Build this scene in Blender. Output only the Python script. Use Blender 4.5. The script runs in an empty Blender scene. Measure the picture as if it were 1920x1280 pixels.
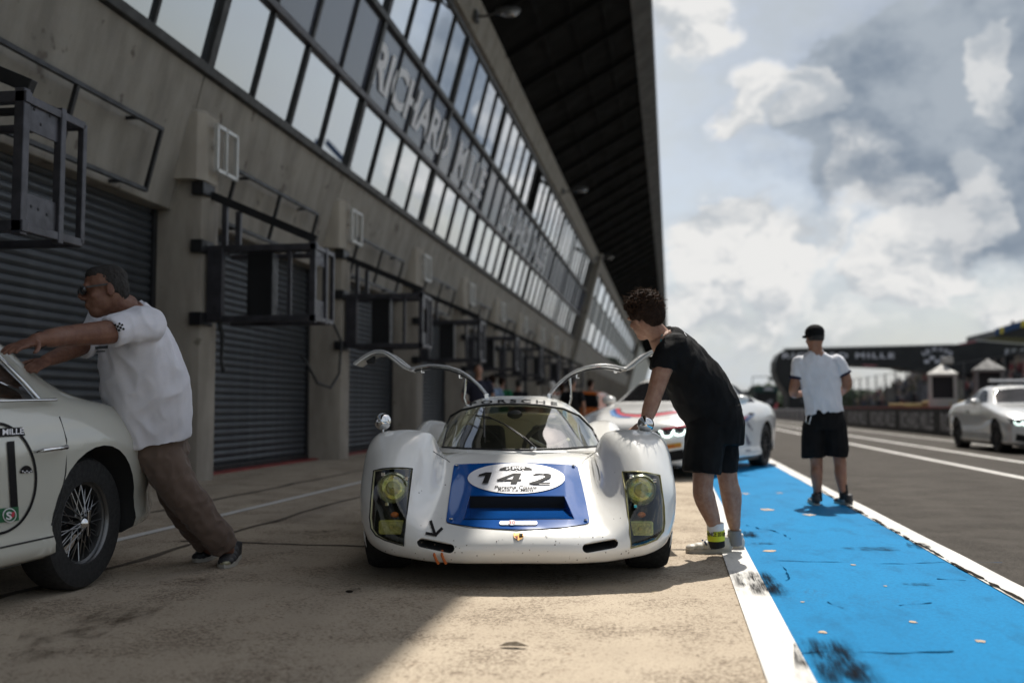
import bpy, bmesh, math, random
import numpy as np
from mathutils import Vector, Matrix, noise
from mathutils.bvhtree import BVHTree
random.seed(7)
R = math.radians
S = bpy.context.scene
COL = S.collection

# ------------------------------------------------------------------ camera
FPX, CAMH = 1920.0, 0.9                       # focal length in pixels of a 1920 wide frame, eye height
PITCH = math.atan(125/FPX); YAW = math.atan(298/FPX*math.cos(PITCH))
cam_d = bpy.data.cameras.new('camera'); cam = bpy.data.objects.new('camera', cam_d); COL.objects.link(cam)
cam.location = (0, 0, CAMH); cam.rotation_euler = (math.pi/2+PITCH, 0, YAW)
cam_d.sensor_width = 36; cam_d.lens = 36*FPX/1920; cam_d.clip_start = .05; cam_d.clip_end = 6000
cam_d.dof.use_dof = True; cam_d.dof.focus_distance = 5.45; cam_d.dof.aperture_fstop = 1.3
S.camera = cam
S.cycles.max_bounces = 8; S.cycles.diffuse_bounces = 3; S.cycles.glossy_bounces = 4; S.cycles.transmission_bounces = 4; S.cycles.transparent_max_bounces = 10
S.cycles.caustics_reflective = False; S.cycles.caustics_refractive = False; S.cycles.use_adaptive_sampling = True; S.cycles.adaptive_threshold = .015
CF = Vector((-math.sin(YAW)*math.cos(PITCH), math.cos(YAW)*math.cos(PITCH), math.sin(PITCH)))
CR = Vector((math.cos(YAW), math.sin(YAW), 0)); CU = CR.cross(CF); CC = Vector((0, 0, CAMH))
def ray(x, y): return CF+CR*((x-960)/FPX)-CU*((y-640)/FPX)
def on_ground(x, y, z=0.0):
    d = ray(x, y); return CC+d*((z-CAMH)/d.z)
def at_y(x, y, Y):
    d = ray(x, y); return CC+d*(Y/d.y)
def at_x(x, y, X):
    d = ray(x, y); return CC+d*(X/d.x)
def to_px(p):
    v = p-CC; z = max(v.dot(CF), 1e-3); return (960+FPX*v.dot(CR)/z, 640-FPX*v.dot(CU)/z)

# ------------------------------------------------------------------ sun, sky, exposure
SUN_EL, SUN_AZ = R(59), R(4.1)                # azimuth from +Y towards +X
sd = bpy.data.lights.new('sun', 'SUN'); sun = bpy.data.objects.new('sun', sd); COL.objects.link(sun)
sd.energy = 4.8; sd.angle = R(.53); sd.color = (1, .955, .88)
SUND = Vector((math.cos(SUN_EL)*math.sin(SUN_AZ), math.cos(SUN_EL)*math.cos(SUN_AZ), math.sin(SUN_EL)))
sun.rotation_euler = SUND.to_track_quat('Z', 'Y').to_euler(); sun.location = SUND*40
S.view_settings.view_transform = 'Standard'; S.view_settings.look = 'None'
S.view_settings.exposure = 0.3; S.view_settings.gamma = 1.0; S.view_settings.use_curve_mapping = False

class NT:
    """small node-tree writer"""
    def __init__(s, tree): s.t = tree; s.n = tree.nodes; s.l = tree.links
    def node(s, typ, ins=None, **props):
        n = s.n.new(typ)
        for k, v in props.items(): setattr(n, k, v)
        for k, v in (ins or {}).items(): s.set(n.inputs[k], v)
        return n
    def set(s, sock, v):
        if isinstance(v, bpy.types.NodeSocket): s.l.new(v, sock)
        elif isinstance(v, (tuple, list)) and sock.type == 'RGBA' and len(v) == 3: sock.default_value = (*v, 1)
        else: sock.default_value = v
    def math(s, op, a, b=0.0, clamp=False):
        n = s.node('ShaderNodeMath', operation=op, use_clamp=clamp); s.set(n.inputs[0], a); s.set(n.inputs[1], b); return n.outputs[0]
    def vec(s, op, a, b=(0, 0, 0)):
        n = s.node('ShaderNodeVectorMath', operation=op); s.set(n.inputs[0], a); s.set(n.inputs[1], b)
        return n.outputs['Value'] if op in ('DOT_PRODUCT', 'LENGTH', 'DISTANCE') else n.outputs[0]
    def mix(s, f, a, b, blend='MIX'):
        n = s.node('ShaderNodeMix', data_type='RGBA', blend_type=blend); s.set(n.inputs[0], f); s.set(n.inputs[6], a); s.set(n.inputs[7], b); return n.outputs[2]
    def ramp(s, f, lo, hi, a=0.0, b=1.0, smooth=True):
        n = s.node('ShaderNodeMapRange', interpolation_type='SMOOTHSTEP' if smooth else 'LINEAR')
        for i, v in enumerate((f, lo, hi, a, b)): s.set(n.inputs[i], v)
        return n.outputs[0]
    def noise(s, v, scale, detail=4, rough=.55, dist=0.0, dim='3D'):
        n = s.node('ShaderNodeTexNoise', noise_dimensions=dim); s.set(n.inputs['Vector'], v); n.inputs['Scale'].default_value = scale
        n.inputs['Detail'].default_value = detail; n.inputs['Roughness'].default_value = rough; n.inputs['Distortion'].default_value = dist
        return n.outputs['Fac']
    def scale(s, v, sc):
        n = s.node('ShaderNodeMapping'); s.set(n.inputs['Vector'], v); n.inputs['Scale'].default_value = sc; return n.outputs[0]

W = bpy.data.worlds.new('World'); S.world = W; W.use_nodes = True
w = NT(W.node_tree); w.n.clear()
sky = w.node('ShaderNodeTexSky', sky_type='NISHITA', sun_disc=False)
sky.sun_elevation = SUN_EL; sky.sun_rotation = SUN_AZ; sky.dust_density = 2.5; sky.air_density = 1.0
tc = w.node('ShaderNodeTexCoord').outputs['Generated']
D = w.vec('NORMALIZE', tc)
sep = w.node('ShaderNodeSeparateXYZ', {0: D}); dx, dy, dz = sep.outputs
el = w.math('MAXIMUM', dz, 0.0)
# clouds live on a dome of directions: soft veil, billowing cumulus with lit heads, grey bellies
flat = w.vec('MULTIPLY', D, (1, 1, 1.45))
wn = w.node('ShaderNodeTexNoise', {'Vector': flat, 'Scale': 5.5, 'Detail': 2.0}).outputs['Color']
wn2 = w.node('ShaderNodeTexNoise', {'Vector': flat, 'Scale': 19.0, 'Detail': 3.0, 'Roughness': .6}).outputs['Color']
wv = w.vec('ADD', w.vec('MULTIPLY', w.vec('SUBTRACT', wn, (.5, .5, .5)), (.13, .13, .11)), w.vec('MULTIPLY', w.vec('SUBTRACT', wn2, (.5, .5, .5)), (.075, .075, .065)))
Dq = w.vec('ADD', D, wv)
nb = w.noise(w.vec('ADD', flat, w.vec('MULTIPLY', wv, (.8, .8, .8))), 5.0, 6, .58); ns = w.noise(w.vec('ADD', flat, (3, 1, 2)), 21, 4, .60); nl = w.noise(w.vec('ADD', flat, (7, 2, 5)), 2.3, 2, .5)
up_ = w.vec('ADD', w.vec('ADD', flat, w.vec('MULTIPLY', wv, (.8, .8, .8))), (0, .006, .028)); nbu = w.noise(up_, 5.0, 5, .58)
Dn = w.vec('NORMALIZE', Dq)
def blob(x, y, ang, gain):
    return w.ramp(w.vec('DOT_PRODUCT', Dn, tuple(ray(x, y).normalized())), math.cos(R(ang)), math.cos(R(ang*.25)), 0.0, gain)
def total(bl):
    t = None
    for b in bl: t = b if t is None else w.math('MAXIMUM', t, b)
    return t
heads = total([blob(1320, 440, 5.2, .80), blob(1450, 480, 4.4, .72), blob(1300, 540, 5, .6), blob(1540, 450, 3.0, .62), blob(1790, 320, 2.6, .72), blob(1760, 400, 3.2, .8), blob(1700, 480, 4.4, .7), blob(1600, 345, 3.8, .62), blob(1690, 375, 3.2, .5),
               blob(1650, 580, 6.0, .5), blob(1872, 118, 1.9, .72), blob(1895, 160, 1.5, .5), blob(1850, 95, 1.2, .45), blob(1500, 220, 2.4, .66), blob(1415, 210, 2.4, .56), blob(1290, 25, 4.2, .66), blob(1870, 560, 4.6, .58), blob(1420, 570, 4.5, .5)])
def soft(x, y, ang, gain): return w.ramp(w.vec('DOT_PRODUCT', Dn, tuple(ray(x, y).normalized())), math.cos(R(ang)), 1.0, 0.0, gain)
bel = None
for b_ in ((1590, 290, 5.0, .42), (1680, 268, 6.5, .50), (1790, 225, 7.5, .55), (1890, 260, 6.5, .45), (1520, 270, 3.6, .28), (1905, 410, 5.6, .62), (1840, 430, 4.0, .30), (1700, 70, 12, .40), (1440, 130, 9, .34), (1890, 30, 9, .34)):
    b_ = soft(b_[0], b_[1], b_[2]*1.1, b_[3]*.74); bel = b_ if bel is None else w.math('ADD', bel, b_)
far = w.ramp(w.vec('DOT_PRODUCT', D, tuple(ray(1560, 330).normalized())), math.cos(R(26)), math.cos(R(17)), 1.0, 0.0)     # beyond the frame the same weather goes on by itself
hf = w.math('MAXIMUM', heads, w.math('MULTIPLY', far, w.ramp(w.math('ADD', w.math('MULTIPLY', nl, .6), w.math('MULTIPLY', nb, .4)), .42, .60, 0, .72)))
bf = w.math('MAXIMUM', bel, w.math('MULTIPLY', far, w.ramp(w.noise(w.vec('ADD', flat, (1, 9, 4)), 3.1, 3, .5), .46, .66, 0, .8)))
dens = w.math('ADD', w.math('MULTIPLY', hf, .62), w.math('ADD', w.math('MULTIPLY', nb, .62), w.math('MULTIPLY', ns, .20)))
cum = w.ramp(dens, .615, .82); shade = w.ramp(w.math('SUBTRACT', nb, nbu), -.05, .055)
gdens = w.math('ADD', w.math('MULTIPLY', bf, .72), w.math('ADD', w.math('MULTIPLY', nb, .50), w.math('MULTIPLY', ns, .16)))
gry = w.ramp(gdens, .40, 1.12)
veil = w.math('ADD', w.ramp(nl, .30, .65, .40, .70), w.ramp(w.math('ADD', w.math('MULTIPLY', nb, .5), w.math('MULTIPLY', ns, .5)), .38, .64, 0.0, .30))
lit = w.mix(shade, (.64, .68, .72), (1.0, .995, .98))
cc = w.mix(w.math('MULTIPLY', gry, 1.0), (.73, .785, .83), w.mix(w.ramp(w.math('ADD', w.math('MULTIPLY', nb, .6), w.math('MULTIPLY', ns, .4)), .36, .62), (.24, .30, .385), (.47, .53, .60)))
cc = w.mix(w.math('MULTIPLY', cum, w.ramp(gry, .5, 1.0, 1.0, .65)), cc, lit)
veil = w.math('MULTIPLY', veil, w.math('SUBTRACT', 1.0, w.math('MULTIPLY', far, .35)))
mask = w.math('MAXIMUM', w.math('MAXIMUM', cum, w.math('MULTIPLY', gry, 1.15)), veil, True)
mask = w.math('MAXIMUM', mask, w.ramp(dz, .0, .14, .7, 0.0), True)
bg1 = w.node('ShaderNodeBackground', {0: sky.outputs[0], 1: .10})
bg2 = w.node('ShaderNodeBackground', {0: cc, 1: .68})
ms = w.node('ShaderNodeMixShader', {0: mask, 1: bg1.outputs[0], 2: bg2.outputs[0]})
w.l.new(ms.outputs[0], w.node('ShaderNodeOutputWorld').inputs[0])

# ------------------------------------------------------------------ materials
MATS = {}
def mat(name, col, rough=.5, metal=0.0, var=0.0, vscale=3.0, vstretch=(1, 1, 1), col2=None, bump=0.0, bscale=60.0, coat=0.0, spec=.5, emit=0.0, sheen=0.0, alpha=1.0, dirt=None, trans=0.0, ior=1.45):
    """principled material; colour wanders between col and col2 (or a darker col), fine relief from a bump"""
    if name in MATS: return MATS[name]
    m = bpy.data.materials.new(name); m.use_nodes = True; t = NT(m.node_tree); t.n.clear()
    co = t.node('ShaderNodeTexCoord').outputs['Object']
    p = t.node('ShaderNodeBsdfPrincipled')
    c = (*col, 1)
    if var > 0 or col2:
        c2 = col2 or tuple(x*(1-var) for x in col)
        f = t.ramp(t.noise(t.scale(co, vstretch), vscale, 5, .6), .32, .68)
        c = t.mix(f, col, c2)
    if dirt:                                               # (colour, scale, threshold) specks
        f = t.ramp(t.noise(co, dirt[1], 3, .6), dirt[2], dirt[2]+.08)
        c = t.mix(f, c, dirt[0])
    t.set(p.inputs['Base Color'], c)
    rg = rough if var == 0 else t.ramp(t.noise(co, vscale*2.3, 4), .3, .7, max(.03, rough*.8), min(1, rough*1.2))
    t.set(p.inputs['Roughness'], rg); p.inputs['Metallic'].default_value = metal
    p.inputs['Specular IOR Level'].default_value = spec; p.inputs['Coat Weight'].default_value = coat; p.inputs['Coat Roughness'].default_value = .04
    p.inputs['Sheen Weight'].default_value = sheen; p.inputs['Alpha'].default_value = alpha; p.inputs['Transmission Weight'].default_value = trans; p.inputs['IOR'].default_value = ior
    if emit: t.set(p.inputs['Emission Color'], (*col, 1)); p.inputs['Emission Strength'].default_value = emit
    if bump:
        b = t.node('ShaderNodeBump', {'Strength': bump, 'Distance': .01, 'Height': t.noise(co, bscale, 5, .65)})
        t.l.new(b.outputs[0], p.inputs['Normal'])
    t.l.new(p.outputs[0], t.node('ShaderNodeOutputMaterial').inputs[0]); MATS[name] = m
    return m
def glass(name, tint, refl=.12, rough=.02, body=None, solid=0.0, graz=.75):
    """thin pane: tinted see-through with a fresnel mirror on top; solid mixes in an opaque dark body"""
    if name in MATS: return MATS[name]
    m = bpy.data.materials.new(name); m.use_nodes = True; t = NT(m.node_tree); t.n.clear()
    tr = t.node('ShaderNodeBsdfTransparent', {0: tint}).outputs[0]
    if solid: tr = t.node('ShaderNodeMixShader', {0: solid, 1: tr, 2: t.node('ShaderNodeBsdfDiffuse', {0: body}).outputs[0]}).outputs[0]
    gl = t.node('ShaderNodeBsdfGlossy', {0: (.95, .97, 1), 'Roughness': rough}).outputs[0]
    lw = t.node('ShaderNodeLayerWeight', {0: .5}).outputs['Facing']
    f = t.ramp(lw, 0.0, 1.0, refl, min(1, refl+graz), smooth=False)
    f = t.math('MULTIPLY', f, t.ramp(lw, .2, 1.0, .6, 1.0), True)
    mx = t.node('ShaderNodeMixShader', {0: f, 1: tr, 2: gl})
    t.l.new(mx.outputs[0], t.node('ShaderNodeOutputMaterial').inputs[0]); MATS[name] = m
    return m

# ------------------------------------------------------------------ objects and mesh helpers
def link(o, parent=None):
    COL.objects.link(o)
    if parent is not None: o.parent = parent
    return o
def tag(o, label, cat=None, group=None, kind=None):
    if label: o['label'] = label
    if cat: o['category'] = cat
    if group: o['group'] = group
    if kind: o['kind'] = kind
    return o
def empty(name, loc=(0, 0, 0), rz=0.0, label=None, cat=None, group=None):
    o = bpy.data.objects.new(name, None); o.location = loc; o.rotation_euler = (0, 0, rz); o.empty_display_size = .2; COL.objects.link(o)
    return tag(o, label, cat, group)
def mesh_obj(name, verts, faces, m, parent=None, smooth=False):
    me = bpy.data.meshes.new(name); me.from_pydata([tuple(v) for v in verts], [], faces); me.update()
    for x in (m if isinstance(m, (list, tuple)) else [m]): me.materials.append(x)
    if smooth: me.shade_smooth()
    return link(bpy.data.objects.new(name, me), parent)
def bm_obj(name, bm, m, parent=None, smooth=True):
    me = bpy.data.meshes.new(name); bm.to_mesh(me); bm.free()
    for x in (m if isinstance(m, (list, tuple)) else [m]): me.materials.append(x)
    if smooth: me.shade_smooth()
    return link(bpy.data.objects.new(name, me), parent)
def share(o, parent, loc=None):
    c = o.copy(); COL.objects.link(c); c.parent = parent
    if loc is not None: c.location = loc
    return c
def copy_tree(o, parent=None):
    c = o.copy(); COL.objects.link(c); c.parent = parent
    for ch in list(o.children): copy_tree(ch, c)
    return c
def sharp(o, ang=35):
    """auto-smooth by angle"""
    me = o.data; me.shade_smooth()
    bm = bmesh.new(); bm.from_mesh(me)
    for e in bm.edges:
        if len(e.link_faces) == 2 and e.calc_face_angle(0) > R(ang): e.smooth = False
    bm.to_mesh(me); bm.free(); return o
def bev(o, wd=.01, seg=2):
    md = o.modifiers.new('bevel', 'BEVEL'); md.width = wd; md.segments = seg; md.limit_method = 'ANGLE'; md.angle_limit = R(40); return o
WS_ = bpy.data.scenes.new('workbench')          # scratch scene where single meshes are evaluated, emptied afterwards
def evaluated_mesh(o):
    WS_.collection.objects.link(o); vl = WS_.view_layers[0]; vl.update(); me = bpy.data.meshes.new_from_object(o.evaluated_get(vl.depsgraph)); WS_.collection.objects.unlink(o); return me
class MB:
    """collects solids into ONE mesh (one part)"""
    def __init__(s): s.v = []; s.f = []; s.mi = []
    def add(s, v, f, mi=0):
        k = len(s.v); s.v += [tuple(p) for p in v]; s.f += [tuple(i+k for i in q) for q in f]; s.mi += [mi]*len(f); return s
    def box(s, c, d, rot=None, mi=0):
        hx, hy, hz = d[0]/2, d[1]/2, d[2]/2
        v = [Vector((x, y, z)) for z in (-hz, hz) for x, y in ((-hx, -hy), (hx, -hy), (hx, hy), (-hx, hy))]
        if rot is not None: v = [rot @ p for p in v]
        v = [p+Vector(c) for p in v]
        return s.add(v, [(3, 2, 1, 0), (4, 5, 6, 7), (0, 1, 5, 4), (1, 2, 6, 5), (2, 3, 7, 6), (3, 0, 4, 7)], mi)
    def bar(s, a, b, wd, ht=None, mi=0):
        """rectangular bar from a to b; wd across, ht up"""
        a, b = Vector(a), Vector(b); d = b-a; L = d.length; d.normalize()
        up = Vector((0, 0, 1)) if abs(d.z) < .95 else Vector((1, 0, 0))
        x = d.cross(up).normalized(); z = x.cross(d)
        rot = Matrix((x, d, z)).transposed()
        return s.box((a+b)/2, (wd, L, ht or wd), rot, mi)
    def hexa(s, p, mi=0):
        """eight corners: bottom loop 0-3, top loop 4-7"""
        return s.add(p, [(3, 2, 1, 0), (4, 5, 6, 7), (0, 1, 5, 4), (1, 2, 6, 5), (2, 3, 7, 6), (3, 0, 4, 7)], mi)
    def tube(s, pts, r, n=10, cap=True, mi=0, closed=False):
        pts = [Vector(p) for p in pts]; m = len(pts); rr = r if isinstance(r, (list, tuple)) else [r]*m; v = []; prev = None
        for i, p in enumerate(pts):
            a = pts[(i-1) % m] if (closed or i > 0) else p; b = pts[(i+1) % m] if (closed or i < m-1) else p
            d = (b-a).normalized()
            u_ = prev if prev is not None else (Vector((0, 0, 1)) if abs(d.z) < .9 else Vector((1, 0, 0)))
            x = (u_-d*u_.dot(d)).normalized(); y = d.cross(x); prev = x
            v += [p+x*(rr[i]*math.cos(2*math.pi*k/n))+y*(rr[i]*math.sin(2*math.pi*k/n)) for k in range(n)]
        f = [(i*n+k, i*n+(k+1) % n, ((i+1) % m)*n+(k+1) % n, ((i+1) % m)*n+k) for i in range(m if closed else m-1) for k in range(n)]
        if cap and not closed: f += [tuple(range(n-1, -1, -1)), tuple((m-1)*n+k for k in range(n))]
        return s.add(v, f, mi)
    def lathe(s, prof, n=32, axis='Z', c=(0, 0, 0), mi=0, closed=False):
        """profile of (radius, height) turned about an axis"""
        v = []; m = len(prof)
        for r_, h in prof:
            for k in range(n):
                a = 2*math.pi*k/n; x, y = r_*math.cos(a), r_*math.sin(a)
                q = (x, y, h) if axis == 'Z' else ((h, x, y) if axis == 'X' else (y, h, x))
                v.append((q[0]+c[0], q[1]+c[1], q[2]+c[2]))
        f = [(i*n+k, i*n+(k+1) % n, ((i+1) % m)*n+(k+1) % n, ((i+1) % m)*n+k) for i in range(m if closed else m-1) for k in range(n)]
        return s.add(v, f, mi)
    def ball(s, c, r, nu=16, nv=10, rot=None, mi=0):
        r = r if isinstance(r, (tuple, list)) else (r, r, r); v = []
        for j in range(nv+1):
            th = math.pi*j/nv
            for k in range(nu):
                a = 2*math.pi*k/nu; p = Vector((r[0]*math.sin(th)*math.cos(a), r[1]*math.sin(th)*math.sin(a), r[2]*math.cos(th)))
                v.append((rot @ p if rot is not None else p)+Vector(c))
        f = [(j*nu+k, (j+1)*nu+k, (j+1)*nu+(k+1) % nu, j*nu+(k+1) % nu) for j in range(nv) for k in range(nu)]
        return s.add(v, f, mi)
    def prism(s, poly, d, mi=0):
        """planar polygon of 3-D points pushed by vector d"""
        n = len(poly); d = Vector(d); v = [Vector(p) for p in poly]+[Vector(p)+d for p in poly]
        return s.add(v, [tuple(range(n-1, -1, -1)), tuple(range(n, 2*n))]+[(i, (i+1) % n, n+(i+1) % n, n+i) for i in range(n)], mi)
    def build(s, name, m, parent=None, smooth=None, bevel=0, fix=True):
        ms = m if isinstance(m, (list, tuple)) else [m]
        o = mesh_obj(name, s.v, s.f, ms, parent)
        if len(ms) > 1: o.data.polygons.foreach_set('material_index', s.mi)
        if fix:
            bm = bmesh.new(); bm.from_mesh(o.data); bmesh.ops.remove_doubles(bm, verts=bm.verts, dist=1e-6); bmesh.ops.recalc_face_normals(bm, faces=bm.faces); bm.to_mesh(o.data); bm.free()
        if smooth: sharp(o, smooth)
        if bevel: bev(o, bevel)
        return o
def text_flat(s, size=1.0, bold=0.0, sx=1.0, shear=0.0, space=1.0):
    """flat lettering as (verts2d, faces), centred on its box"""
    cu = bpy.data.curves.new('t', 'FONT'); cu.body = s; cu.size = size; cu.offset = bold; cu.shear = shear; cu.space_character = space; cu.resolution_u = 3; cu.fill_mode = 'FRONT'
    o = bpy.data.objects.new('t', cu); me = evaluated_mesh(o); v = [(p.co.x*sx, p.co.y) for p in me.vertices]; f = [tuple(p.vertices) for p in me.polygons]
    bpy.data.objects.remove(o); bpy.data.curves.remove(cu); bpy.data.meshes.remove(me)
    x0, x1 = min(a for a, b in v), max(a for a, b in v); y0, y1 = min(b for a, b in v), max(b for a, b in v)
    return [(a-(x0+x1)/2, b-(y0+y1)/2) for a, b in v], f, (x1-x0, y1-y0)
def text_on(name, s, m, parent, fn, height, width=None, **kw):
    """lettering whose flat (u,v) is carried into space by fn"""
    v, f, (wd, ht) = text_flat(s, **kw); ky = height/ht; kx = (width/wd) if width else ky
    return mesh_obj(name, [fn(a*kx, b*ky) for a, b in v], f, m, parent)

# ================================================================== the ground
def ground_mat(name, base, alt, speck, sp_scale, rough, patch=.6, bump=.5, fine=None, dark=None):
    m = bpy.data.materials.new(name); m.use_nodes = True; t = NT(m.node_tree); t.n.clear()
    co = t.node('ShaderNodeTexCoord').outputs['Object']
    c = t.mix(t.ramp(t.noise(co, patch, 6, .62), .3, .7), base, alt)
    if dark: c = t.mix(t.ramp(t.noise(t.scale(co, (1.4, .35, 1)), .55, 5, .6, .6), .5, .72, 0, .75), c, dark)
    dens_ = t.ramp(t.noise(co, 2.2, 4, .6), .30, .70, -.05, .06)
    s1 = t.ramp(t.math('ADD', t.noise(co, sp_scale, 4, .75, .4), dens_), .535, .63)
    s2 = t.ramp(t.math('ADD', t.noise(t.vec('ADD', co, (5, 3, 0)), sp_scale*.42, 5, .78, .5), dens_), .555, .65)
    sp = t.math('MAXIMUM', t.math('MULTIPLY', s1, .85), t.math('MULTIPLY', s2, .75))
    c = t.mix(sp, c, speck)
    rust = t.ramp(t.noise(t.vec('ADD', co, (1, 8, 0)), sp_scale*.25, 5, .7), .63, .72, 0, .6 if dark and base[0] > .3 else 0.0); c = t.mix(rust, c, (.24, .12, .06))
    gr = t.noise(co, sp_scale*1.7, 4, .7); c = t.mix(t.ramp(gr, .3, .7, 0, .55), c, fine or tuple(x*.55 for x in base))
    blot = t.ramp(t.noise(t.scale(co, (1, .7, 1)), 8, 5, .7), .60, .78, 0, .4); c = t.mix(blot, c, speck)
    p = t.node('ShaderNodeBsdfPrincipled', {'Base Color': c, 'Roughness': rough}); p.inputs['Specular IOR Level'].default_value = .08
    b = t.node('ShaderNodeBump', {'Strength': bump, 'Distance': .004, 'Height': t.math('ADD', t.math('MULTIPLY', gr, .7), t.math('MULTIPLY', sp, -.6))})
    t.l.new(b.outputs[0], p.inputs['Normal']); t.l.new(p.outputs[0], t.node('ShaderNodeOutputMaterial').inputs[0])
    return m
def paint_mat(name, col, col2, under, wear=.62, stain=None):
    """road paint with chips, scuffs and grain"""
    m = bpy.data.materials.new(name); m.use_nodes = True; t = NT(m.node_tree); t.n.clear()
    co = t.node('ShaderNodeTexCoord').outputs['Object']
    c = t.mix(t.ramp(t.noise(t.scale(co, (1, .3, 1)), 1.3, 6, .6), .3, .72), col, col2)
    c = t.mix(t.ramp(t.noise(co, 60, 5, .75), .40, .70, 0, .5), c, tuple(x*.55 for x in col)); c = t.mix(t.ramp(t.noise(t.scale(co, (1.3, .5, 1)), 3.2, 7, .72), .48, .68, 0, .45), c, tuple(x*.5 for x in col))
    crack = t.ramp(t.math('ABSOLUTE', t.math('SUBTRACT', t.noise(t.scale(co, (2.2, 1, 1)), 2.0, 8, .72, .8), .5)), 0, .006, 1, 0)
    crack = t.math('MULTIPLY', crack, t.ramp(t.noise(co, 1.1, 3), .52, .66))
    c = t.mix(t.math('MULTIPLY', crack, .7), c, (.03, .06, .09))
    c = t.mix(t.ramp(t.noise(t.scale(co, (.5, 3.0, 1)), 2.4, 7, .75), .63, .76, 0, .5), c, stain or tuple(x*.4 for x in col))
    c = t.mix(t.ramp(t.noise(co, 5, 6, .7), wear, wear+.02), c, under)
    p = t.node('ShaderNodeBsdfPrincipled', {'Base Color': c, 'Roughness': .62}); p.inputs['Specular IOR Level'].default_value = .06
    b = t.node('ShaderNodeBump', {'Strength': .35, 'Distance': .003, 'Height': t.noise(co, 140, 4, .7)})
    t.l.new(b.outputs[0], p.inputs['Normal']); t.l.new(p.outputs[0], t.node('ShaderNodeOutputMaterial').inputs[0])
    return m
M_apron = ground_mat('apron_concrete', (.54, .455, .35), (.43, .355, .27), (.095, .06, .038), 60, .9, dark=(.32, .27, .215))
M_asph = ground_mat('lane_asphalt', (.064, .057, .050), (.046, .041, .036), (.02, .018, .016), 110, .85, bump=.8, fine=(.10, .088, .075), dark=(.036, .031, .026))
M_field = ground_mat('field_soil', (.10, .11, .06), (.13, .12, .07), (.05, .06, .03), 8, .95)
M_blue = paint_mat('blue_paint', (.003, .175, .385), (.004, .205, .44), (.42, .34, .25), .715)
M_white = paint_mat('white_road_paint', (.74, .72, .68), (.62, .60, .56), (.3, .25, .2), .70, stain=(.42, .40, .36))
M_tar = mat('tar', (.03, .025, .02), 1.0, var=.4, vscale=14, spec=.05)
def sheet(name, x0, x1, y0, y1, z, m, label=None, jag=0.0, n=1):
    ys = [y0+(y1-y0)*i/n for i in range(n+1)]
    L = [(x0+random.uniform(-jag, jag), y, z) for y in ys]; Rr = [(x1+random.uniform(-jag, jag), y, z) for y in ys]
    o = mesh_obj(name, L+Rr, [(i, n+1+i, n+2+i, i+1) for i in range(n)], m); o['kind'] = 'structure'
    if label: o['label'] = label
    return o
sheet('ground', -2500, 2500, -2500, 4000, -.012, M_field)
sheet('apron', -9, .38, -14, 260, 0, M_apron, 'tan speckled concrete apron before the garages')
sheet('pit_lane', .30, 9.6, -14, 260, -.004, M_asph, 'dark grey asphalt pit lane')
sheet('race_track', 9.6, 24, -14, 260, -.006, M_asph)
sheet('blue_strip', .44, 1.62, -14, 230, .004, M_blue, 'bright blue painted strip along the pit lane')
sheet('apron_line', .303, .462, -14, 230, .008, M_white, 'white line between tan apron and blue strip')
sheet('lane_edge_line', 1.585, 1.735, -14, 230, .009, M_white, 'white line between blue strip and asphalt', .006, 260)
sheet('lane_line', 4.42, 4.56, -14, 230, .002, M_white, 'nearer white line on the asphalt lane')
sheet('lane_line', 5.72, 5.86, -14, 230, .002, M_white, 'farther white line on the asphalt lane')
sheet('lane_line', 7.55, 7.66, -14, 230, .002, M_white, 'thin white line by the barrier')
sheet('garage_line', -3.79, -3.70, -14, 120, .004, M_white, 'thin white line on the apron before the garages')
def wavy(name, pts, wd, m, z, n=60, jag=.35, sway=.06):
    """an irregular poured joint or crack"""
    pts = [Vector(p) for p in pts]; v = []; f = []
    for i in range(n+1):
        t_ = i/n*(len(pts)-1); k = min(int(t_), len(pts)-2); p = pts[k].lerp(pts[k+1], t_-k); d = (pts[k+1]-pts[k]).normalized(); x = Vector((d.y, -d.x, 0))
        o_ = noise.noise(p*1.7)*sway+noise.noise(p*7)*sway*.4; ww = wd*(1+jag*noise.noise(p*9)*2)*.5
        v += [p+x*(o_-ww)+Vector((0, 0, z)), p+x*(o_+ww)+Vector((0, 0, z))]
        if i: f.append((2*i-2, 2*i-1, 2*i+1, 2*i))
    o = mesh_obj(name, v, f, m); o['kind'] = 'structure'; return o
M_joint = mat('dark_joint', (.13, .10, .07), .9, var=.5, vscale=9)
wavy('apron_joint', [(-3.15, -6, 0), (-3.15, 60, 0)], .05, M_joint, .004, 200)
wavy('apron_joint', [(-4.45, -6, 0), (-4.45, 60, 0)], .06, M_joint, .004, 200)
wavy('apron_joint', [on_ground(860/2.526, 880+338/2.526), on_ground(740, 1027), on_ground(1300, 1030)], .035, M_joint, .004)
wavy('apron_joint', [(-5.2, 15.1, 0), (.3, 14.7, 0)], .04, M_joint, .004)
wavy('lane_crack', [(1.600, 3.4, 0), (1.603, 12, 0)], .016, M_tar, .0125, 260, 1.2, .012)
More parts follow.
